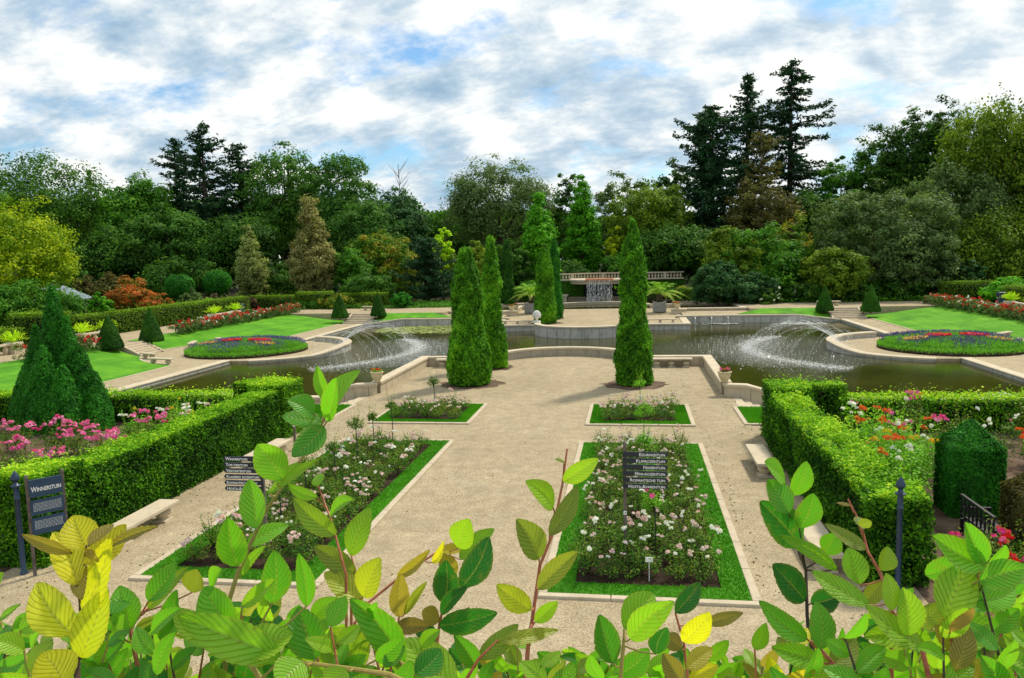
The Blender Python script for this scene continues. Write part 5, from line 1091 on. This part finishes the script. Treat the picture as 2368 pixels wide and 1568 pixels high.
broad(2020, 300, 140, 128, 'lf_dark', 'dark tree with bare limbs on the right skyline', 35, **dict(B, limbs=18))
broad(2100, 262, 130, 126, 'lf_dark', 'dark rounded treetop second from the right edge', 36, **dict(B, limbs=16))
broad(2165, 240, 130, 124, 'lf_dark', 'dark tree just left of the huge weeping tree', 37, **B)
broad(2285, 218, 250, 108, 'lf_olive', 'huge olive green weeping tree at the right edge', 38, nclump=420, per=60, leaf=.42, cr=.12, droop=1.3, up=.2)
broad(2400, 250, 200, 106, 'lf_olive', 'weeping tree cut by the right picture edge', 39, nclump=260, per=60, leaf=.42, droop=1.2, up=.2)
broad(2190, 372, 220, 104, 'lf_grey', 'pale weeping tree behind the big grey-green willow shrub', 40, nclump=260, per=60, leaf=.4, droop=1.1, up=.2)
broad(2300, 470, 260, 98, 'lf_olive', 'lower weeping branches of a tree at the right edge', 41, nclump=300, per=60, leaf=.38, droop=1.2, base=.03)
shrub(2035, 412, 300, 97, 'lf_grey', 'huge rounded grey-green willow shrub on the right', 42, nclump=520, per=70, leaf=.34, cr=.1)
shrub(2140, 500, 160, 93, 'lf_grey', 'right flank bush of the grey-green willow shrub', 43, nclump=230, per=64, leaf=.32, cr=.12)
shrub(1760, 512, 230, 96, 'lf_mid', 'broad green bush with yellowing tips right of the palm', 44, nclump=330, per=64, leaf=.36, cr=.12)
shrub(1830, 472, 150, 99, 'lf_autumn', 'yellow-flecked bush top between the green bush and the willow shrub', 45, nclump=110, per=54, leaf=.34)
shrub(1930, 560, 150, 91, 'lf_olive', 'green bush in front of the willow shrub, above the far right cones', 46, nclump=220, per=60, leaf=.32)
shrub(1690, 512, 130, 94, 'lf_olive', 'low bush with orange tips above the rhododendron', 47, nclump=160, per=56, leaf=.34)
shrub(1660, 598, 130, 91, 'lf_blue', 'rounded blue-green rhododendron right of the balustrade', 48, nclump=230, per=60, leaf=.3)
shrub(1742, 625, 110, 90, 'lf_blue', 'dark blue-green bush right of the rhododendron', 49, nclump=190, per=56, leaf=.3)
shrub(1600, 655, 100, 96, 'lf_autumn', 'reddish ferny plant right of the right palm', 50, nclump=90, per=44, leaf=.3)
o = shrub(1775, 664, 62, 88.5, 'lf_rose', 'dark bush dotted with white roses left of the far right cones', 51, nclump=70, per=50, leaf=.2); rr = random.Random(2)
for k in range(22):
    b = link('blossom', BL['white'][k % 2], o); b.scale = (.24,)*3; a = rr.random()*6.28; b.location = (cos(a)*1.2, sin(a)*1.2, .5+1.4*rr.random())
shrub(1860, 640, 120, 92, 'lf_dark', 'dark understorey bush behind the inner far right cone', 52, nclump=130, per=56, leaf=.34)
shrub(1960, 640, 140, 92, 'lf_dark', 'dark understorey bush behind the far right stone bench', 53, nclump=150, per=56, leaf=.34)
shrub(2080, 640, 150, 93, 'lf_dark', 'dark understorey bush behind the outer far right cone', 54, nclump=150, per=56, leaf=.34)
shrub(2248, 592, 58, 91, 'lf_blue', 'small rounded blue-green bush before the weeping trees', 55, nclump=100, per=50, leaf=.26)
shrub(2335, 636, 130, 86, 'lf_bright', 'bright green arching bush behind the right hedges', 56, nclump=150, per=60, leaf=.26)
# left and centre middle ground
broad(60, 455, 215, 66, 'lf_yellow', 'yellow-green tree at the left edge in front of the wood', 60, nclump=320, per=64, leaf=.26, shape='round', base=.08, cr=.16)
shrub(60, 640, 230, 62, 'lf_mid', 'low green bushes under the yellow tree at the left edge', 61, nclump=240, per=60, leaf=.24)
shrub(232, 618, 115, 84, 'lf_brown', 'rusty brown-green bush behind the pavilion roof', 62, nclump=120, per=56, leaf=.3)
shrub(305, 634, 118, 74, 'lf_orange', 'orange-red autumn bush behind the left hedge', 63, nclump=190, per=60, leaf=.24)
shrub(372, 668, 60, 72, 'lf_orange', 'coral tipped bush right of the orange-red bush', 64, nclump=80, per=54, leaf=.22)
shrub(180, 672, 50, 76, 'lf_bright', 'small bright green bush behind the pavilion, farther one', 65, nclump=70, per=54, leaf=.22)
shrub(228, 672, 62, 70, 'lf_bright', 'round bright green bush right of the pavilion', 66, nclump=110, per=56, leaf=.22)
def ball(px, py, w, Y, mat, label, seed):
    p = atY(px, py, Y); R = w/2*(Y+8)/CF; root = empty('ball_tree', (p[0], Y, .4), 0, label, 'tree'); f = lambda q: R*math.sqrt(max(0, 1-(2*q-1)**2))
    link('crown', revolve_shrub(seed, 2*R*.85, f, 9000, .2, M[mat], .12, 1.8, .6, .5, .25, p[2]-R*.85-.4), root); MB().tube([(0, 0, 0), (0, 0, p[2]-.4)], .12, .08).build('trunk', M['bark'], root)
ball(415, 662, 66, 92, 'lf_thujadark', 'left of the two ball-clipped trees before the wood', 70); ball(503, 652, 64, 95, 'lf_thujadark', 'right of the two ball-clipped trees before the wood', 71)
broad(585, 532, 92, 101, 'lf_beigegreen', 'smaller pale green-beige silvery tree', 72, nclump=190, per=60, leaf=.3, shape='egg', base=.12, cr=.2)
broad(728, 463, 130, 98, 'lf_beige', 'larger beige-brown silvery tree left of centre', 73, nclump=300, per=62, leaf=.3, shape='egg', base=.1, cr=.17)
shrub(820, 560, 130, 101, 'lf_mid', 'green bush right of the beige-brown tree', 74, nclump=220, per=60, leaf=.34)
shrub(900, 520, 170, 106, 'lf_autumn', 'green bush with yellow and orange autumn tips left of centre', 75, nclump=260, per=60, leaf=.36)
conif(990, 552, 135, 97, 'lf_conifer', 'dark broad yew behind the left bank of the pond', 76, leaf=.7, whorls=26, power=.6)
broad(1025, 518, 55, 105, 'lf_lime', 'light fresh green small tree above the dark yew', 77, nclump=70, per=54, leaf=.3)
shrub(850, 620, 120, 95, 'lf_oak', 'green bush behind the far left cones', 78, nclump=180, per=60, leaf=.32)
shrub(930, 672, 52, 90, 'lf_thujadark', 'small clipped round green bush right of the far left cones', 79, nclump=80, per=56, leaf=.22)
shrub(1090, 545, 110, 106, 'lf_olive', 'olive bush top between the two near left cypresses', 80, nclump=140, per=56, leaf=.34)
shrub(1180, 548, 110, 108, 'lf_dark', 'dark purple-green bush behind the left palm', 81, nclump=150, per=56, leaf=.34)
shrub(1120, 640, 120, 98, 'lf_dark', 'dark understorey bush behind the left raised basin', 82, nclump=140, per=56, leaf=.32)
shrub(1300, 600, 150, 111, 'lf_dark', 'dark bush over the left end of the balustrade', 83, nclump=150, per=56, leaf=.34)
shrub(1460, 610, 160, 112, 'lf_dark', 'dark bush over the right part of the balustrade', 84, nclump=150, per=56, leaf=.34)
shrub(1295, 616, 36, 107.5, 'lf_lime', 'small yellow-green bush at the left end of the balustrade', 85, nclump=30, per=44, leaf=.24)
shrub(443, 664, 60, 84, 'lf_grey', 'silvery green bush below the left ball tree', 86, nclump=80, per=54, leaf=.24)
shrub(500, 676, 80, 86, 'lf_purple', 'dark purple bush between the ball trees', 87, nclump=80, per=54, leaf=.26)
shrub(560, 682, 70, 88, 'lf_purple', 'dark purple bush left of the silvery tree trunk', 88, nclump=80, per=54, leaf=.26)
shrub(475, 690, 90, 80, 'lf_roselight', 'light green mixed planting behind the left hedge', 89, nclump=100, per=54, leaf=.22)
shrub(400, 694, 60, 76, 'lf_roselight', 'light green planting right of the coral bush', 90, nclump=70, per=54, leaf=.22)
shrub(780, 680, 90, 91, 'lf_autumn', 'low yellow-green shrub behind the far left steps', 91, nclump=90, per=54, leaf=.24)
shrub(700, 695, 100, 91, 'lf_mid', 'low green shrub under the beige-brown tree', 92, nclump=90, per=54, leaf=.24)
shrub(860, 698, 80, 92, 'lf_olive', 'low shrub behind the far left stone bench', 93, nclump=80, per=50, leaf=.24)
shrub(640, 600, 150, 106, 'lf_dark', 'dark understorey between the two silvery trees', 94, nclump=170, per=56, leaf=.36)
shrub(200, 560, 190, 100, 'lf_dark', 'dark understorey behind the rusty bush', 95, nclump=200, per=56, leaf=.36)
shrub(420, 590, 220, 102, 'lf_dark', 'dark understorey behind the ball trees', 96, nclump=220, per=56, leaf=.38)
for i, (px, Y, yt, w_, mt, lb) in enumerate(((1600, 99, 668, 90, 'lf_autumn', 'low reddish fern clump just right of the right palm box'), (1545, 102, 662, 70, 'lf_mid', 'green shrub filling the corner right of the waterfall'), (1670, 97, 680, 90, 'lf_olive', 'low ferns in front of the rhododendron'), (1225, 101, 650, 90, 'lf_mid', 'dark green shrub left of the waterfall, behind the cypress'), (1150, 99, 660, 90, 'lf_dark', 'dark low shrub behind the left raised basin'))):
    shrub(px, yt, w_, Y, mt, lb, 120+i, nclump=90, per=54, leaf=.26)
# wood behind everything
r = np.random.RandomState(3); n = 90000; xx = r.uniform(-175, 175, n); yy = 148+24*r.rand(n)-.0009*xx**2; hgt = 13.0+2.2*fnoise(np.stack([xx*.12, yy*.1, 0*xx], 1), 2, 1.)+5.0*np.clip(abs(xx-20)/110, 0, 1.3)
P = np.stack([xx, yy, hgt*r.rand(n)**.5], 1); Nn = nrm(r.normal(size=(n, 3))+[0, -.6, .6])
tag(link('distant_wood', card_mesh('distant_wood', [(P, Nn, 1.0+.5*r.rand(n), .6, np.clip(.3+.5*r.rand(n), 0, 1), None, 0)], M['lf_dark'])), 'dark belt of far woodland behind the trees', 'woodland', kind='stuff')
# ivy on the grotto wall and ground cover
n = 20000; P = np.stack([r.uniform(-11, 11, n), 106.0-.35*r.rand(n), 2.75*r.rand(n)], 1); P = P[(abs(P[:, 0]) > 2.4)]; n = len(P)
tag(link('ivy', card_mesh('ivy', [(P, nrm(r.normal(size=(n, 3))*.5+[0, -1, .4]), .26, .7, np.clip(.2+.5*r.rand(n), 0, 1), None, 0)], M['lf_mid'])), 'dark ivy covering the wall beside the waterfall', 'ivy', kind='stuff')
n = 30000; xx = r.uniform(-44, 44, n); yy = r.uniform(89.3, 99, n); k = abs(xx) > 16.3; xx = xx[k]; yy = yy[k]; n = len(xx); P = np.stack([xx, yy, .4+.55*r.rand(n)*(1+fnoise(np.stack([xx, yy, 0*xx], 1), 4, .6))], 1)
tag(link('ground_cover', card_mesh('ground_cover', [(P, nrm(r.normal(size=(n, 3))*.6+[0, -.3, 1]), .28, .6, np.clip(.3+.5*r.rand(n), 0, 1), None, 0)], M['lf_mid'])), 'low ground cover along the foot of the wood', 'ground cover', kind='stuff')
# two visitors in the shade under the trees on the right
def person(loc, rz, top, legs, label, stride=.16):
    me = bpy.data.meshes.new('person'); J = [(0,0,.95),(0,0,1.15),(0,0,1.36),(0,0,1.47),(0,0,1.56),(0,.01,1.66),(0,.01,1.75), (.09,0,.9),(.1,-stride*.5,.5),(.1,-stride,.09),(.1,-stride-.16,.04), (-.09,0,.9),(-.1,stride*.4,.5),(-.1,stride,.1),(-.1,stride-.14,.04), (.19,0,1.38),(.24,.03,1.12),(.24,-.08,.9),(.24,-.12,.8), (-.19,0,1.38),(-.24,.05,1.12),(-.24,.0,.88),(-.24,-.03,.78)]
    E_ = [(0,1),(1,2),(2,3),(3,4),(4,5),(5,6),(0,7),(7,8),(8,9),(9,10),(0,11),(11,12),(12,13),(13,14),(2,15),(15,16),(16,17),(17,18),(2,19),(19,20),(20,21),(21,22)]
    R_ = [.14,.13,.14,.06,.08,.10,.07, .085,.06,.045,.035, .085,.06,.045,.035, .055,.042,.033,.035, .055,.042,.033,.035]
    me.from_pydata(J, E_, []); o = link('person', me, None, loc); o.rotation_euler = (0, 0, rz); o.modifiers.new('skin', 'SKIN')
    for i, v in enumerate(me.skin_vertices[0].data): v.radius = (R_[i],)*2; v.use_root = (i == 0)
    sb = o.modifiers.new('sub', 'SUBSURF'); sb.levels = 1; sb.render_levels = 2
    dg = bpy.context.evaluated_depsgraph_get(); m2 = bpy.data.meshes.new_from_object(o.evaluated_get(dg)); o.modifiers.clear(); o.data = m2
    for q in (M['skin'], top, legs, M['twig']): m2.materials.append(q)
    for f in m2.polygons:
        z = f.center.z; x = abs(f.center.x); f.material_index = 3 if z > 1.68 or (z > 1.58 and f.center.y > .03) else 0 if z > 1.45 or (x > .19 and z < 1.2) else 1 if z > .93 else 2; f.use_smooth = True
    return tag(o, label, 'person')
p = at(1833, 697, .45); person((p[0], 90.5, .45), .8, M['cloth_pale'], M['cloth_dark'], 'person in a pale pinkish top under the trees, the left of two')
p = at(1860, 697, .45); person((p[0], 90.8, .45), -.6, M['letter_white'], M['cloth_dark'], 'person in a white top under the trees, the right of two')
# ---------------------------------------------------------------- hornbeam hedge just below the camera
rng = np.random.RandomState(12)
LN, LM = 40, 5                                   # blade grid: along, across one half
def add_leaf(A, base, tip, width, nrm_, rn, curl=.12, fold=.18):
    """serrated, pleated ovate blade from base to tip"""
    V, F, UVs, Rn = A; b = np.array(base); ax = np.array(tip)-b; Lh = np.linalg.norm(ax); ax = ax/Lh
    nn = np.array(nrm_); nn = nn-ax*(nn@ax); nn /= np.linalg.norm(nn); sd = np.cross(ax, nn); o = len(V); cols_ = 2*LM+1
    bend = rng.uniform(-.08, .08)*Lh
    for i in range(LN+1):
        t = i/LN; w = (sin(pi*min(1, t**.84))**.64)*(1-.08*t)*width/2 if 0 < t < 1 else .0
        w = max(w, .0012); ser = 1+.085*((t*17) % 1)-.03
        for j in range(-LM, LM+1):
            u = j/LM; e = ser if abs(j) == LM else 1.
            pleat = .036*Lh*(.5-abs((((t-.31*abs(u))*9) % 1)-.5))*(1-.25*abs(u))*min(1, abs(u)*4)
            off = fold*abs(u)*w*1.0+pleat-curl*Lh*t*t*.5 - .25*w*u*u*curl
            p_ = b+ax*(t*Lh+.10*abs(u)*w*0-.0*w)+sd*(u*w*e+bend*sin(pi*t))+nn*off+ax*(abs(u)*w*.22*(1-t))
            V.append(p_); UVs.append(((u+1)/2, t))
    for i in range(LN):
        for j in range(cols_-1):
            a = o+i*cols_+j; F.append((a, a+1, a+cols_+1, a+cols_)); Rn.append(rn)
def build_leaves(A, parent):
    V, F, UVs, Rn = A; V = np.array(V); F = np.array(F, np.int32); me = bpy.data.meshes.new('leaves'); me.vertices.add(len(V)); me.vertices.foreach_set('co', V.astype(np.float32).ravel()); me.loops.add(F.size); me.loops.foreach_set('vertex_index', F.ravel())
    me.polygons.add(len(F)); me.polygons.foreach_set('loop_start', np.arange(0, F.size, 4, dtype=np.int32)); me.polygons.foreach_set('use_smooth', [True]*len(F))
    a = me.attributes.new('rnd', 'FLOAT', 'FACE'); a.data.foreach_set('value', np.array(Rn, np.float32)); u = me.uv_layers.new(name='uv'); u.data.foreach_set('uv', np.array(UVs, np.float32)[F.ravel()].ravel()); me.update(calc_edges=True)
    return link('leaves', me, parent, None, (M['hornbeam_leaf'],))
HB = empty('hornbeam_hedge', (0, 0, 0), 0, 'fresh green hornbeam hedge with long shoots right in front of the viewer', 'hedge')
def view_n(tilt=.35): return -Fv+U2*.45+R2*rng.uniform(-tilt, tilt)+U2*rng.uniform(-tilt, tilt*1.2)
# hero shoots: (stem pixels, depth, stem material, stem radius, leaves (base x,y, tip x,y, width, tint))
SH = [
 ([(520,1420),(548,1329),(612,1184),(707,1047),(745,975),(760,925)], 1.15, 'olive_stem', .0032, [(757,955,822,850,48,.42),(762,930,733,846,30,.45),(757,973,777,874,52,.36),(727,957,672,922,52,.3),(745,978,652,960,50,.33),(748,985,676,1060,58,.3),(654,1108,596,1026,76,.4),(622,1140,728,1058,30,.5),(592,1223,579,1110,60,.4),(572,1262,664,1206,44,.42),(548,1309,528,1203,64,.36),(640,1120,690,1070,26,.53),(560,1330,600,1265,24,.5)]),
 ([(800,1330),(775,1237),(763,1196),(735,1123),(731,1100)], 1.2, 'red_stem', .002, [(737,1123,731,1093,34,.45),(733,1150,666,1120,27,.48),(763,1195,800,1150,42,.46),(775,1237,682,1154,48,.52)]),
 ([(812,1400),(824,1329),(812,1283),(800,1250)], 1.2, 'red_stem', .002, [(812,1285,846,1176,56,.5),(824,1332,726,1262,48,.62),(841,1380,866,1296,68,.665),(835,1400,750,1320,60,.655),(812,1390,870,1440,34,.62)]),
 ([(820,1440),(852,1393),(930,1330),(1009,1277),(1060,1262),(1082,1259)], 1.25, 'red_stem', .0022, [(1009,1275,1100,1263,26,.76),(919,1333,996,1272,28,.78),(1062,1268,1080,1206,60,.5),(1063,1294,1143,1224,44,.5),(1050,1333,1012,1277,45,.84),(1000,1300,1030,1250,22,.78)]),
 ([(900,1568),(923,1425),(930,1400)], 1.2, 'red_stem', .0018, [(923,1425,927,1328,44,.86),(935,1420,990,1345,24,.64),(916,1447,992,1446,38,.9)]),
 ([(1000,1568),(1016,1445),(1026,1393),(1067,1358)], 1.2, 'red_stem', .0024, [(1067,1358,1127,1246,62,.06),(1026,1395,1026,1306,64,.12),(1016,1447,1143,1419,54,.22),(1016,1436,974,1412,44,.86),(1062,1362,1020,1400,30,.8),(1020,1420,1070,1360,34,.2),(1010,1480,960,1450,44,.1)]),
 ([(1215,1568),(1222,1475),(1229,1442),(1248,1307),(1274,1244),(1300,1120),(1311,1038)], 1.2, 'red_stem', .003, [(1304,1068,1290,1057,16,.6),(1302,1113,1376,1064,42,.53),(1278,1173,1236,1115,54,.53),(1270,1238,1335,1124,44,.6),(1246,1292,1196,1201,64,.6),(1244,1362,1338,1274,46,.64),(1227,1410,1152,1355,52,.68),(1237,1438,1290,1390,34,.5)]),
 ([(1060,1600),(1106,1524),(1150,1480)], 1.15, 'red_stem', .0024, [(1150,1485,1294,1444,34,.64),(1106,1524,1197,1442,46,.53),(1100,1540,1060,1480,44,.3)]),
 ([(930,1620),(930,1535),(900,1500)], 1.05, 'olive_stem', .003, [(930,1537,810,1384,72,.34),(841,1541,762,1452,98,.5),(1052,1590,930,1478,100,.5),(960,1560,1020,1500,60,.2)]),
 ([(1430,1620),(1442,1480),(1450,1450)], 1.1, 'olive_stem', .0028, [(1442,1455,1512,1370,74,.46),(1457,1477,1552,1399,62,.48),(1416,1533,1384,1420,60,.28),(1516,1512,1540,1448,48,.1),(1430,1560,1500,1500,56,.3)]),
 ([(1590,1568),(1580,1483),(1561,1417),(1565,1405)], 1.15, 'red_stem', .002, [(1561,1417,1620,1347,46,.12),(1580,1484,1638,1426,54,.74),(1631,1440,1712,1414,30,.84),(1576,1500,1530,1470,40,.9)]),
 ([(1896,1568),(1870,1470),(1866,1423),(1863,1318),(1848,1281),(1829,1191),(1820,1140)], 1.2, 'dark_stem', .0028, [(1814,1110,1768,1068,54,.4),(1835,1146,1868,1070,48,.4),(1824,1187,1776,1108,58,.3),(1848,1221,1882,1143,60,.32),(1848,1261,1768,1166,78,.16),(1861,1388,1797,1308,70,.08),(1874,1395,1943,1376,52,.06),(1906,1281,1936,1234,52,.38),(1934,1317,1826,1240,34,.5)]),
 ([(1970,1620),(1930,1540),(1896,1500),(1865,1475)], 1.1, 'red_stem', .003, [(1865,1477,1760,1390,54,.36),(1896,1502,1893,1391,62,.34),(1919,1544,1973,1474,54,.6),(1896,1529,1780,1497,50,.42),(1930,1530,1860,1560,50,.5)]),
 ([(2060,1400),(2035,1326),(2005,1274),(1990,1214),(1960,1154)], 1.15, 'red_stem', .0026, [(2001,1268,1922,1209,36,.66),(1995,1225,1985,1190,28,.58),(1985,1215,2014,1205,24,.6),(2035,1319,2055,1264,54,.53),(1986,1352,1962,1266,60,.44),(1966,1170,1932,1157,10,.9),(2008,1399,1874,1323,54,.5),(2040,1345,1995,1400,40,.66)]),
 ([(2160,1620),(2131,1500),(2060,1410)], 1.0, 'red_stem', .0034, [(2131,1496,2012,1398,62,.52),(2062,1412,2049,1325,52,.53),(2100,1470,2090,1360,66,.5),(2110,1480,2010,1470,58,.5)]),
 ([(2250,1620),(2184,1432),(2230,1340),(2277,1307)], 1.0, 'olive_stem', .003, [(2277,1309,2156,1238,70,.42),(2275,1301,2232,1208,52,.3),(2184,1432,2248,1306,92,.53),(2262,1343,2384,1314,64,.4),(2255,1388,2370,1356,58,.4),(2158,1500,2308,1437,80,.46),(2140,1330,2220,1290,48,.3),(2290,1300,2330,1270,42,.35)]),
 ([(178,1640),(178,1568),(178,1484),(188,1416),(186,1361),(196,1269),(198,1240)], .85, 'dark_stem', .0032, [(200,1271,168,1192,78,.74),(195,1305,290,1212,60,.74),(193,1418,272,1243,92,.7),(178,1353,120,1226,66,.73),(164,1278,52,1238,28,.84),(246,1267,368,1218,26,.85),(205,1262,258,1206,40,.86),(167,1469,80,1346,86,.72),(188,1520,242,1364,76,.66),(150,1590,97,1509,94,.72),(190,1300,178,1380,44,.87),(200,1262,228,1300,20,.86)]),
 ([(330,1600),(301,1455),(320,1420),(343,1405)], 1.05, 'red_stem', .0026, [(301,1455,272,1356,70,.42),(343,1390,402,1299,54,.36),(343,1407,418,1316,38,.52),(444,1370,456,1316,62,.64),(310,1470,400,1440,50,.6),(290,1480,230,1500,60,.62)]),
 ([(640,1620),(560,1511),(480,1490),(410,1467)], 1.0, 'olive_stem', .0034, [(540,1459,470,1357,84,.42),(649,1517,408,1430,88,.47),(560,1517,672,1456,84,.5),(629,1394,633,1288,64,.3),(490,1372,508,1316,52,.36),(731,1524,686,1405,88,.34),(560,1400,640,1340,40,.5),(500,1480,400,1400,60,.5),(710,1400,690,1290,40,.3)]),
 ([(980,1600),(900,1560),(809,1546),(650,1525),(560,1511)], .95, 'olive_stem', .0032, [(700,1530,640,1590,80,.45),(800,1545,760,1600,70,.5)]),
]
def shoot(stem, depth, mat, rad_, leaves):
    k = len(stem); pts = [atD(x, y, depth*(1+.02*i)) for i, (x, y) in enumerate(stem)]
    if stem[0][1] < 1560: pts = [pts[0]+np.array([0., -.05, -.45])] + pts
    c = pts[-1]*0+pts[0]; so_ = MB(); so_.tube([p_-c for p_ in pts], rad_*1.25, rad_*.55, n=7); A = ([], [], [], [])
    sp_ = np.array(pts)
    for (bx_, by_, tx, ty, w, rn) in leaves:
        d0 = depth*(1+rng.uniform(-.02, .05)); tl = rng.uniform(-.045, .03)*depth; b_ = atD(bx_, by_, d0); tp_ = atD(tx, ty, d0+tl); wl = w*d0/CF*1.08
        # petiole from the nearest point of the stem
        q = np.concatenate([sp_[i]+(sp_[i+1]-sp_[i])*np.linspace(0, 1, 12)[:, None] for i in range(len(sp_)-1)]); e = q[np.argmin(np.linalg.norm(q-b_, axis=1))]
        if np.linalg.norm(e-b_) > .004: so_.tube([e-c, (e+b_)/2-c+np.array([0, 0, -.003]), b_-c], rad_*.5, rad_*.4, n=5)
        add_leaf(A, b_-c, tp_-c, wl, view_n(.38), float(np.clip(rn+rng.normal()*.02, 0, 1)), rng.uniform(-.12, .42), rng.uniform(.05, .5))
    o = so_.build('shoot', M[mat], HB, c, smooth=True); build_leaves(A, o)
for q in SH: shoot(*q)
# filler shoots between and behind the hero ones
def top_line(x):
    xs_ = [0, 60, 180, 330, 500, 700, 850, 950, 1060, 1250, 1400, 1500, 1700, 1800, 1960, 2100, 2240, 2367]; ys_ = [1350, 1400, 1420, 1430, 1390, 1390, 1430, 1470, 1480, 1500, 1480, 1500, 1520, 1480, 1440, 1400, 1370, 1350]
    return np.interp(x, xs_, ys_)
for k in range(135):
    x = rng.uniform(-60, 2430) if k % 3 else rng.choice([rng.uniform(0, 900), rng.uniform(1850, 2420)]); yt = top_line(x)+rng.uniform(-5, 125); dep = rng.uniform(.95, 1.5); lean = rng.uniform(-.35, .35)
    Ls = rng.uniform(260, 360); st = [(x-lean*Ls, yt+Ls), (x-lean*Ls*.5+rng.uniform(-12, 12), yt+Ls*.5), (x, yt)]; lv = []; m_ = 8; hue = rng.choice([.14, .28, .36, .44, .48, .52, .67, .73, .84], p=[.08, .15, .19, .20, .16, .10, .07, .02, .03])
    for i in range(m_):
        t = i/(m_-1); sx_ = np.interp(t, [0, .5, 1], [st[0][0], st[1][0], st[2][0]]); sy = np.interp(t, [0, 1], [st[0][1], st[2][1]]); sgn = 1 if i % 2 else -1; ll = rng.uniform(62, 108)*(1-.35*t)*(1.2/dep); an = rad(-90)+sgn*rng.uniform(.35, 1.15)+lean*.6
        lv.append((sx_, sy, sx_+cos(an)*ll, sy+sin(an)*ll, ll*rng.uniform(.5, .62), float(np.clip(hue+rng.normal()*.04, 0, 1))))
    shoot(st, dep, rng.choice(['olive_stem', 'red_stem', 'dark_stem']), .0022, lv)

# shorter twigs lower down and farther back in the same hedge
for k in range(190):
    x = rng.uniform(-60, 2430); yt = top_line(x)+rng.uniform(55, 190) if (x < 920 or x > 1780) else 1500+rng.uniform(10, 110); dep = rng.uniform(1.5, 2.3); lean = rng.uniform(-.5, .5); Ls = rng.uniform(130, 210)
    st = [(x-lean*Ls, yt+Ls), (x-lean*Ls*.5+rng.uniform(-8, 8), yt+Ls*.5), (x, yt)]; lv = []; hue = rng.choice([.1, .22, .34, .42, .48, .56])
    for i in range(7):
        t = i/6; sgn = 1 if i % 2 else -1; ll = rng.uniform(70, 100)*(1-.3*t)*(1.2/dep)*1.15; an = rad(-90)+sgn*rng.uniform(.4, 1.3)+lean*.6; sx_ = x-lean*Ls*(1-t); sy = yt+Ls*(1-t)
        lv.append((sx_, sy, sx_+cos(an)*ll, sy+sin(an)*ll, ll*rng.uniform(.5, .62), float(np.clip(hue+rng.normal()*.04, 0, 1))))
    shoot(st, dep, rng.choice(['olive_stem', 'dark_stem']), .0022, lv)
